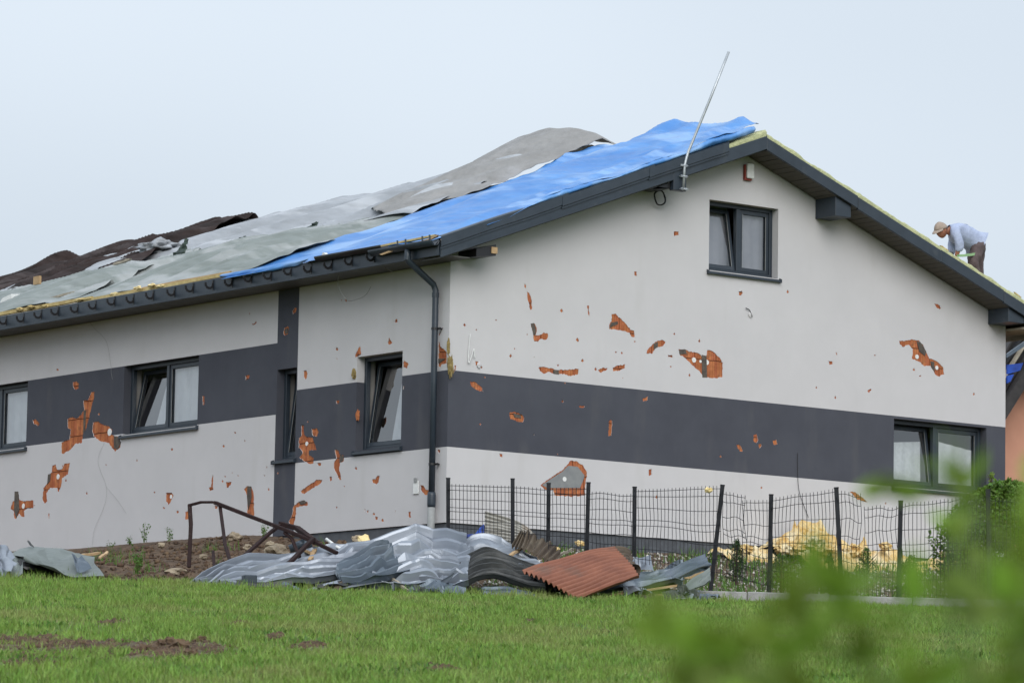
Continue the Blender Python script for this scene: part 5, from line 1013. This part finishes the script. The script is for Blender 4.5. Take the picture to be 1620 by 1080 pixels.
# ------------------------------------------------------------------ fence
fe = thing('wire_mesh_fence', at(50, 1.5, -1.1), 'dark steel mesh fence with bent panels in front of the gable', 'fence')
posts = [((709,757),(709,850),50.6), ((811,758),(811,868),50.5), ((868,765),(867,868),50.4), ((931,764),(928,880),50.3), ((1004,771),(1003,885),50.2), ((1143,768),(1126,918),50.0), ((1220,783),(1217,935),50.0), ((1323,772),(1332,942),49.95), ((1425,793),(1422,930),49.95), ((1563,775),(1565,950),49.9), ((1700,780),(1702,955),49.9)]
for (x0, y0), (x1, y1), d in posts:
    a, b = P(x0, y0, d), P(x1, y1, d); b = b+(b-a)/np.linalg.norm(b-a)*.25; mm = MB()
    mm.bar(b, a, .074, .05, RH); mm.bar(a, a+(a-b)/np.linalg.norm(a-b)*.012, .08, .056, RH); mm.build('post', FENCE, fe)
panels = [((709,765,853),(811,768,862)), ((811,768,862),(868,772,868)), ((868,772,868),(931,770,875)), ((931,778,878),(1004,780,888)), ((1004,774,890),(1140,768,915)), ((1143,775,915),(1179,783,925)), ((1175,791,926),(1220,790,935)), ((1222,787,935),(1323,772,948)), ((1325,776,948),(1361,780,950)), ((1367,801,942),(1425,797,946)), ((1426,798,948),(1500,788,955)), ((1500,790,952),(1563,779,955)), ((1563,786,955),(1700,790,960))]
for k, ((xa, ta, ba), (xb, tb, bb_)) in enumerate(panels):
    d = 49.93+.7*max(0, (1004-xa)/300)*.9; n = max(2, int((xb-xa)/5.9)); mm = MB(); bend = [0, .01, .02, .05, .06, .10, .06, .07, .10, .09, .05, .06, .03][k]
    rows = 15
    def pt_(s, t):          # s across, t down
        x_ = xa+(xb-xa)*s; y_ = (ta+(tb-ta)*s)*(1-t)+(ba+(bb_-ba)*s)*t
        amp = bend; dx = 130*amp*.5*mn.noise((s*2.2+k*3, t*2.5, 1))*math.sin(math.pi*min(1, t*1.1)); dy = 70*amp*mn.noise((s*2+k*5, t*2, 7)); dd = amp*1.6*mn.noise((s*2+k, t*2.4, 3))
        zig = .05*(1 if abs(t-.07) < .03 else 0)+.04*(1 if abs(t-.45) < .03 else 0); y_ += 2.2*(1 if t in (.07, .45) else 0)
        return P(x_+dx, y_+dy, d+dd-zig)
    tt = [0, .035, .07, .105, .16, .25, .35, .42, .45, .48, .58, .68, .78, .88, 1.0]
    for i in range(n+1):
        s = i/n+random.uniform(-.1, .1)/n*bend*8; mm.tube([pt_(s, t) for t in tt], .0042, 3, False)
    for t in (.03, .11, .27, .42, .49, .63, .78, .93): mm.tube([pt_(s/16, t) for s in range(17)], .0042, 3, False)
    mm.build('mesh_panel', FENCE, fe)
# ------------------------------------------------------------------ insulation pile along the gable
def gz(x, y, d): return ground_z(*dv(P(x, y, d)))
def wool_heap(px0, px1, prof, Yf, label, seed, group='heaps of yellow insulation wool along the gable'):
    """prof: (px, top py) silhouette; heap stands against the gable wall, depth towards the viewer"""
    xs = [a for a, b in prof]; ys = [b for a, b in prof]; nx = max(20, int((px1-px0)/2.2)); ny = 16; vs = []
    for i in range(nx+1):
        px = px0+(px1-px0)*i/nx; tp = G(px, float(np.interp(px, xs, ys)), -.35)
        for j in range(ny+1):
            t = j/ny; Y = -.08-Yf*t; X = tp[0]-.05+Yf*t*.25; d_, v_ = dv((X, Y, 0)); zg = ground_z(d_, v_)-.03
            h = max(0, tp[2]-zg)*(1-abs(t-.28)**1.1*1.5 if t > .28 else .75+.25*t/.28); h = max(0, h)
            k = .20*min(1, h*3); X += k*.7*fbm(X*3+seed, Y*3, t*2, 3); Y += k*.8*fbm(X*3.5, Y*3+seed, t, 3)
            z = zg+h*(1+.5*(ridged(X*3.4, Y*3.4, seed)-.65)+.35*fbm(X*6, Y*6, seed, 3)); z += .015*mn.noise((X*22, Y*22, 1))
            vs.append((X, Y, max(z, zg-.01)))
    w_ = ny+1; o = obj('insulation_heap', vs, [(i*w_+j, (i+1)*w_+j, (i+1)*w_+j+1, i*w_+j+1) for i in range(nx) for j in range(ny)], WOOL, None, False); tag(o, label, 'insulation', group)
wool_heap(1222, 1332, [(1222,863),(1240,857),(1258,842),(1270,832),(1290,836),(1300,844),(1318,854),(1332,866)], 1.0, 'tallest heap of yellow insulation wool between two leaning fence posts', 2)
wool_heap(1326, 1422, [(1326,870),(1345,868),(1360,858),(1372,850),(1380,866),(1395,876),(1402,868),(1410,864),(1422,888)], .8, 'second heap of yellow wool just right of the tallest', 5)
wool_heap(1143, 1224, [(1143,868),(1152,861),(1165,871),(1180,868),(1200,870),(1210,864),(1224,867)], .5, 'low strip of yellow wool left of the tallest heap', 8)
wool_heap(1428, 1560, [(1428,889),(1450,887),(1480,888),(1496,880),(1510,887),(1560,893)], .5, 'low strip of yellow wool under the wide gable window', 11)
for i, (x_, y_, Y_, r_, lab) in enumerate([(1256, 866, -.9, .12, 'loose wool chunk at the left foot of the tallest heap'), (1290, 862, -1.0, .14, 'loose wool chunk in front of the tallest heap'), (1312, 870, -.9, .12, 'loose wool chunk by the leaning post'), (1350, 872, -.8, .12, 'loose wool chunk before the second heap'), (1402, 864, -.7, .08, 'orange tinted chunk at the right of the second heap'), (1238, 868, -1.1, .1, 'flat wool chunk nearest the low strip'), (1180, 868, -.6, .09, 'wool chunk in the low left strip'), (1497, 878, -.5, .08, 'wool chunk under the wide gable window'), (917, 859, -1.0, .05, 'cream wool scrap low behind the fence middle'), (880, 868, -1.2, .04, 'small cream scrap nearest the brown corrugated sheet')]):
    c = G(x_, y_, Y_); o = lump('wool_chunk', c, (r_*1.2, r_*.8, r_*.7), WOOL, None, i+40, .75, 3, 2.4); tag(o, lab, 'insulation', 'loose chunks of yellow wool')
o = lump('wool_scrap', P(1121, 775, 49.9), (.05, .04, .03), FOAM, None, 3, .6, 3); tag(o, 'cream scrap of wool caught on top of the mesh fence', 'insulation')

# ------------------------------------------------------------------ soil rubble, gravel
def scatter_lumps(name, pts, sizes, m, label=None, seed=1):
    base = [(0,0,1),(.9,0,.2),(-.3,.85,.2),(-.5,-.75,.25),(.4,.5,-.6),(.2,-.6,-.6),(-.8,.1,-.5)]; fc = [(0,1,2),(0,2,3),(0,3,1),(1,4,2),(1,5,4),(3,5,1),(3,6,5),(2,6,3),(2,4,6),(4,5,6)]
    B = np.array(base); r = np.random.default_rng(seed); n = len(pts); A = r.uniform(0, 6.28, n); V = np.repeat(B[None], n, 0)*r.uniform(.65, 1.35, (n, 7, 1))
    ca_, sa = np.cos(A)[:, None], np.sin(A)[:, None]; X = V[..., 0]*ca_-V[..., 1]*sa; Y = V[..., 0]*sa+V[..., 1]*ca_; V = np.stack([X, Y, V[..., 2]*.7], -1)*np.array(sizes)[:, None, None]+np.array(pts)[:, None, :]
    F = (np.array(fc)[None]+np.arange(n)[:, None, None]*7).reshape(-1, 3)
    return fastmesh(name, V.reshape(-1, 3), F, m, label)
def fastmesh(name, V, F, m, label=None, parent=None, kind='stuff'):
    me = bpy.data.meshes.new(name); k = F.shape[1]; me.vertices.add(len(V)); me.vertices.foreach_set('co', V.astype(np.float32).ravel()); me.loops.add(F.size); me.loops.foreach_set('vertex_index', F.astype(np.int32).ravel())
    me.polygons.add(len(F)); me.polygons.foreach_set('loop_start', np.arange(0, F.size, k, dtype=np.int32)); me.polygons.foreach_set('loop_total', np.full(len(F), k, dtype=np.int32)); me.materials.append(m); me.update(calc_edges=True); me.validate()
    o = bpy.data.objects.new(name, me); sc.collection.objects.link(o)
    if parent is not None: o.parent = parent; o.location = -parent.location
    if kind: o['kind'] = kind
    if label: o['label'] = label
    return o
pts = []; sz = []
for _ in range(9000):
    v = random.uniform(-11, -.9); dw = wall_depth(v); d = random.uniform(49.3, min(dw-.1, 56)); s = .012+.05*random.random()**4
    z = ground_z(d, v)+.085*fbm(d*1.1, v*1.1, 2, 5, 2.2, .6)*min(1, (d-DK)*1.5)+.012; pts.append(at(d, v, z)); sz.append(s)
for (a, b, ra, rb, k) in SOILP:
    for _ in range(int(900*ra*rb*k*1.6)):
        d = random.gauss(a, ra*.45); v = random.gauss(b, rb*.45); pts.append(at(d, v, ground_z(d, v)+.02)); sz.append(.012+.03*random.random()**3)
scatter_lumps('soil_rubble', pts, sz, SOILC, 'loose brown soil crumbs on the bank and in the lawn patches', 3)
pts = []; sz = []
for _ in range(9000):
    v = random.uniform(-.5, 9.5); dw = wall_depth(min(v, 7.9)); d = random.uniform(49.5, dw-.1); pts.append(at(d, v, ground_z(d, v)+.01)); sz.append(.012+.028*random.random()**3)
for _ in range(700):
    v = random.uniform(2.2, 6.8); d = random.uniform(49.5, 50.1); pts.append(at(d, v, ground_z(d, v)+.02)); sz.append(.02+.03*random.random()**2)
scatter_lumps('garden_gravel', pts, sz, GRAVS, 'grey and pale gravel in the garden strip behind the fence', 5)

# ------------------------------------------------------------------ grass
def blades(name, D, V, H, Wd, m, label, z0=None, lean=.5, seed=0):
    r = np.random.default_rng(seed); n = len(D)
    Z = np.array([ground_z(a, b) for a, b in zip(D, V)]) if z0 is None else z0
    base = CAM[None, :2]+FH[None, :2]*D[:, None]+RH[None, :2]*V[:, None]; a = r.uniform(0, 6.28, n); la = r.uniform(0, 6.28, n); le = r.uniform(0, lean, n)*H
    dx, dy = np.cos(a)*Wd/2, np.sin(a)*Wd/2
    p0 = np.stack([base[:, 0]-dx, base[:, 1]-dy, Z-.01], 1); p1 = np.stack([base[:, 0]+dx, base[:, 1]+dy, Z-.01], 1)
    mx_ = base[:, 0]+np.cos(la)*le*.35; my_ = base[:, 1]+np.sin(la)*le*.35
    p2 = np.stack([mx_+dx*.7, my_+dy*.7, Z+H*.6], 1); p3 = np.stack([mx_-dx*.7, my_-dy*.7, Z+H*.6], 1); p4 = np.stack([base[:, 0]+np.cos(la)*le, base[:, 1]+np.sin(la)*le, Z+H], 1)
    Vx = np.stack([p0, p1, p2, p3, p4], 1).reshape(-1, 3); k = np.arange(n)[:, None]*5
    F = np.concatenate([k+np.array([[0, 1, 2]]), k+np.array([[0, 2, 3]]), k+np.array([[3, 2, 4]])], 1).reshape(-1, 3)
    return fastmesh(name, Vx, F, m, label)
D = []; Vv = []; H = []
def dens(d, v): return .55+.75*fbm(d*.8, v*.8, 11, 3)
cnt = 0
while cnt < 230000:
    d = 25.5+(DK-25.3)*random.random()**.9; hw = d*.1255*1.18+.4; v = random.uniform(-hw, hw)
    sm = soil_mask(d, v) if d < DK-.2 else 0
    if random.random() < sm*.93: continue
    k = fbm(d*.9, v*.9, 11, 3)
    if random.random() > .74+.7*k: continue
    D.append(d); Vv.append(v); H.append((.03+.045*random.random()+.07*max(0, k)+(.05 if random.random() < .02 else 0))*(1-.35*sm)); cnt += 1
D, Vv, H = map(np.array, (D, Vv, H))
blades('lawn_grass', D, Vv, H, rng.uniform(.006, .012, len(D)), GRASS, 'fresh green lawn grass', seed=1, lean=.9)
# longer fringe at the foot of the debris, kerb and bank
D = rng.uniform(48.0, 49.3, 5200); Vv = rng.uniform(-7.3, 3.2, 5200); keep = np.array([mn.noise((a*1.5, b*2.2, 4)) > -.15 for a, b in zip(D, Vv)]); D, Vv = D[keep], Vv[keep]
blades('tall_fringe_grass', D, Vv, rng.uniform(.06, .15, len(D)), rng.uniform(.006, .011, len(D)), GRASS, 'taller grass fringe along the debris and kerb', seed=2, lean=.7)
D = rng.uniform(26, 49, 1500); Vv = rng.uniform(-1, 1, 1500)*D*.135
blades('lawn_stalks', D, Vv, rng.uniform(.06, .12, 1500), np.full(1500, .005), GRASSL, 'pale dry stalks among the lawn', seed=3, lean=.8)
D = []; Vv = []
while len(D) < 14000:
    d = random.uniform(27, 48.8); v = random.uniform(-1, 1)*d*.15
    if fbm(d*1.1+9, v*1.9, 21, 3) > .16 and soil_mask(d, v) < .4: D.append(d); Vv.append(v)
D, Vv = np.array(D), np.array(Vv); blades('lawn_clover', D, Vv, rng.uniform(.03, .065, len(D)), rng.uniform(.018, .034, len(D)), LEAFG, 'darker broad leaved clover and weeds in the lawn', seed=8, lean=1.2)
D = []; Vv = []
while len(D) < 9000:
    d = random.uniform(27, 48.8); v = random.uniform(-1, 1)*d*.15
    if fbm(d*.9+30, v*1.5, 27, 3) > .2: D.append(d); Vv.append(v)
D, Vv = np.array(D), np.array(Vv); blades('lawn_straw', D, Vv, rng.uniform(.03, .07, len(D)), rng.uniform(.005, .009, len(D)), GRASSL, 'patches of dry pale grass in the lawn', seed=9, lean=1.3)
# weeds on the bank and garden cover
def leafcloud(name, pts, size, m, label=None, parent=None, seed=0, kind='stuff', asp=.5, up=.4):
    r = np.random.default_rng(seed); n = len(pts); Pp = np.array(pts); s = size*r.uniform(.6, 1.4, n)[:, None]
    a = r.normal(size=(n, 3)); a[:, 2] += up; a /= np.linalg.norm(a, axis=1, keepdims=True); b = np.cross(a, r.normal(size=(n, 3))); b /= np.linalg.norm(b, axis=1, keepdims=True); c = np.cross(a, b)
    V = np.stack([Pp-a*s*.5, Pp+b*s*asp*.5+c*s*.06, Pp+a*s*.5, Pp-b*s*asp*.5+c*s*.06], 1).reshape(-1, 3); k = np.arange(n)[:, None]*4
    F = (k+np.array([[0, 1, 2, 3]])); return fastmesh(name, V, F, m, label, parent, kind)
D = []; Vv = []
for _ in range(16000):
    v = random.uniform(-.3, 9.5); d = random.uniform(49.55, wall_depth(min(7.9, v))-.15); k = fbm(d*.9, v*1.2, 3, 3)
    if k > -.02 or random.random() < .12: D.append(d); Vv.append(v)
D = np.array(D); Vv = np.array(Vv); blades('garden_weeds', D, Vv, rng.uniform(.04, .17, len(D)), rng.uniform(.008, .02, len(D)), LEAFG, 'green weeds and ground cover in the garden strip', seed=5, lean=1.0)
D = []; Vv = []
for _ in range(5200):
    v = random.uniform(-8.5, -1.0); d = random.uniform(49.4, 54); k = mn.noise((d*1.1, v*1.4, 9))
    if k > .28: D.append(d); Vv.append(v)
D = np.array(D); Vv = np.array(Vv); blades('bank_weeds', D, Vv, rng.uniform(.05, .2, len(D)), rng.uniform(.006, .014, len(D)), LEAFG, 'sparse weeds growing on the dirt bank', seed=6, lean=.9)
# clumps against the white wall
def weed(px, py, d, h, label, seed, m=LEAFG, n=40, leaf=.035, cat='weed', group=None, spread=.25):
    b = P(px, py, d); t = thing('weed_plant', tuple(b), label, cat, group); r = random.Random(seed); mm = MB(); pts = []
    for k in range(5):
        a = r.uniform(0, 6.28); tip = b+np.array((math.cos(a)*h*spread, math.sin(a)*h*spread, h*r.uniform(.6, 1))); mid = (b+tip)/2+np.array((0, 0, h*.08)); mm.tube([b, mid, tip], [.004, .003, .0015], 4)
        for _ in range(n//5): s = r.random(); q = b*(1-s)+tip*s; pts.append(q+np.array([r.uniform(-1, 1)*.03 for _ in range(3)]))
    mm.build('stem', STEM, t); leafcloud('foliage', pts, leaf, m, None, t, seed, kind=None); return t
for i, (x_, y_, d_, h_, lab) in enumerate([(228, 858, 58.0, .30, 'tall thin weed against the white side wall'), (268, 858, 57.2, .22, 'thin weed right of the tallest weed at the wall'), (176, 876, 58.2, .2, 'weed at the wall behind the bent sheet end'), (205, 868, 58, .2, 'short weed left of the tallest weed at the wall'), (218, 905, 50.2, .33, 'leafy weed clump growing at the foot of the bank'), (418, 850, 54.6, .2, 'weed under the dark vertical stripe')]):
    weed(x_, y_, d_, h_, lab, i, LEAFG if i == 4 else LEAFG, 60 if i != 4 else 260, group='weeds along the side wall')
# garden shrubs behind the fence
def shrub(px, py, d, h, w_, label, seed, m=LEAFD, n=1600, leaf=.035, cat='shrub', group=None, cone=False, asp=.5):
    b = P(px, py, d); t = thing('garden_shrub', tuple(b), label, cat, group); r = random.Random(seed); pts = []; mm = MB()
    mm.tube([b-np.array((0, 0, .05)), b+np.array((0, 0, h*.8))], [.02, .006], 6)
    for k in range(9):
        a = r.uniform(0, 6.28); z = r.uniform(.1, .7)*h; mm.tube([b+np.array((0, 0, z)), b+np.array((math.cos(a)*w_*.4, math.sin(a)*w_*.4, z+h*.25))], [.008, .003], 4)
    while len(pts) < n:
        a = r.uniform(0, 6.28); z = r.random(); prof = (1-z)**.6*.9+.1 if cone else (math.sin(math.pi*min(1, .12+z*.88))**.5)
        rr_ = prof*w_/2*(r.random()**.45)*(1+.45*fbm(math.cos(a)*1.5+seed, math.sin(a)*1.5, z*3, 3)); q = np.array((math.cos(a)*rr_, math.sin(a)*rr_, z*h*(1+.12*mn.noise((a, seed, 1)))))
        if mn.noise((q[0]*5+seed, q[1]*5, q[2]*5)) > -.22: pts.append(b+q)
    mm.build('trunk', TWIG, t); leafcloud('crown', pts, leaf, m, None, t, seed, kind=None, asp=asp); return t
GC = 'small shrubs planted in the garden strip'
for i, (x_, y_, d_, h_, w_, lab) in enumerate([(1165, 918, 50.2, .5, .26, 'small shrub right of the tilted fence post'), (1236, 930, 50.1, .42, .5, 'rounded low shrub below the tallest wool heap'), (1312, 936, 50.2, .45, .3, 'shrub left of the dark leaning post'), (1372, 930, 50.4, .5, .36, 'shrub below the second wool heap'), (1438, 936, 50.1, .48, .34, 'shrub right of the short fence post'), (1503, 930, 50.4, .42, .36, 'shrub below the wide gable window'), (960, 905, 51.5, .3, .3, 'low green plant behind the rust red sheet')]):
    shrub(x_, y_, d_, h_, w_, lab, i+3, LEAFG if i % 2 else LEAFD, 1500, .03, group=GC, cone=True, asp=.3)
BUSH = mat('bush_leaves', (.15, .26, .035), (.07, .15, .02), 3, .55, isl=.4, trans=.3)
shrub(1598, 940, 51.0, 1.40, 1.75, 'dense leafy bush by the fence at the right edge', 31, BUSH, 30000, .055, cat='bush')
shrub(1568, 800, 51.2, .42, .16, 'thin leafy sprig rising above the bush', 33, LEAFB, 90, .05, cat='plant')
# ------------------------------------------------------------------ plants close to the camera, out of focus
def near_plant(px, py, d, path, nleaf, leaf, spread, m, label, seed):
    """a leafy stem rooted in the sloping lawn near the camera; path gives measured stem points"""
    pp = [P(x_, y_, dd) for x_, y_, dd in path]; dd0, v0 = dv(pp[0]); root = np.array(at(dd0, v0, ground_z(dd0, v0)))
    t = thing('leafy_weed', tuple(root), label, 'weed', 'weeds close to the camera and out of focus'); r = random.Random(seed); mm = MB(); al = [root]+pp
    mm.tube(al, [.004]+[.003]*(len(al)-2)+[.0015], 5); mm.build('stem', STEM, t)
    V = []; F = []
    for k in range(nleaf):
        if k % 5 == 0:
            s = r.random()**.8*(len(pp)-1); i = min(int(s), len(pp)-2); q0_ = pp[i]+(pp[i+1]-pp[i])*(s-i); ax = np.array([r.gauss(0, 1), r.gauss(0, 1), r.gauss(.3, .6)]); ax /= np.linalg.norm(ax)
        a = ax+np.array([r.gauss(0, .5), r.gauss(0, .5), r.gauss(0, .4)]); a /= np.linalg.norm(a)
        q = q0_+ax*spread*1.4*((k % 5)/4); b = np.cross(a, np.array([r.gauss(0, 1) for _ in range(3)])); b /= np.linalg.norm(b); L_ = leaf*r.uniform(.6, 1.3); n_ = np.cross(a, b); kk = len(V)
        for (u, w2) in ((0, .02), (.25, .42), (.55, .5), (.85, .22), (1, .0)):
            c = q+a*L_*u+n_*L_*(.12*math.sin(u*3)); V += [c-b*L_*w2*.5, c+n_*L_*.04, c+b*L_*w2*.5]
        F += [(kk+j*3+i2, kk+j*3+i2+1, kk+j*3+i2+4, kk+j*3+i2+3) for j in range(4) for i2 in range(2)]
    obj('foliage', V, F, m, t, True)
near_plant(0, 0, 0, [(1520,1200,3.6),(1540,1020,3.6),(1530,900,3.65),(1545,800,3.7),(1500,765,3.7),(1466,776,3.7)], 30, 0.034, .03, LEAFB, 'tall blurred weed whose tip crosses the wide gable window', 1)
near_plant(0, 0, 0, [(1640,1200,3.3),(1625,1020,3.3),(1618,960,3.3),(1608,915,3.35)], 51, 0.043, .05, LEAFB, 'blurred weed at the right edge of the photo', 2)
near_plant(0, 0, 0, [(1320,1250,3.1),(1300,1140,3.1),(1265,1085,3.1),(1185,1055,3.1),(1110,1060,3.15)], 45, 0.043, .05, LEAFB, 'blurred weed arching left over the lawn', 3)
near_plant(0, 0, 0, [(1150,1260,2.9),(1130,1140,2.9),(1090,1085,2.9),(1060,1075,2.9)], 24, 0.043, .045, LEAFB, 'lowest blurred weed at the bottom right centre', 4)
near_plant(0, 0, 0, [(1450,1250,3.0),(1440,1140,3.0),(1410,1085,3.0),(1350,1045,3.05),(1260,1020,3.05)], 45, 0.043, .05, LEAFB, 'blurred weed in front of the kerb', 5)
near_plant(0, 0, 0, [(1560,1250,3.0),(1575,1110,3.0),(1600,1050,3.0),(1625,1000,3.0)], 33, 0.047, .05, LEAFB, 'dark blurred weed in the bottom right corner', 6)
near_plant(0, 0, 0, [(1500,1200,4.2),(1505,900,4.2),(1515,740,4.25),(1520,690,4.25)], 10, 0.043, .02, LEAFB, 'thin blurred shoot rising in front of the window', 7)
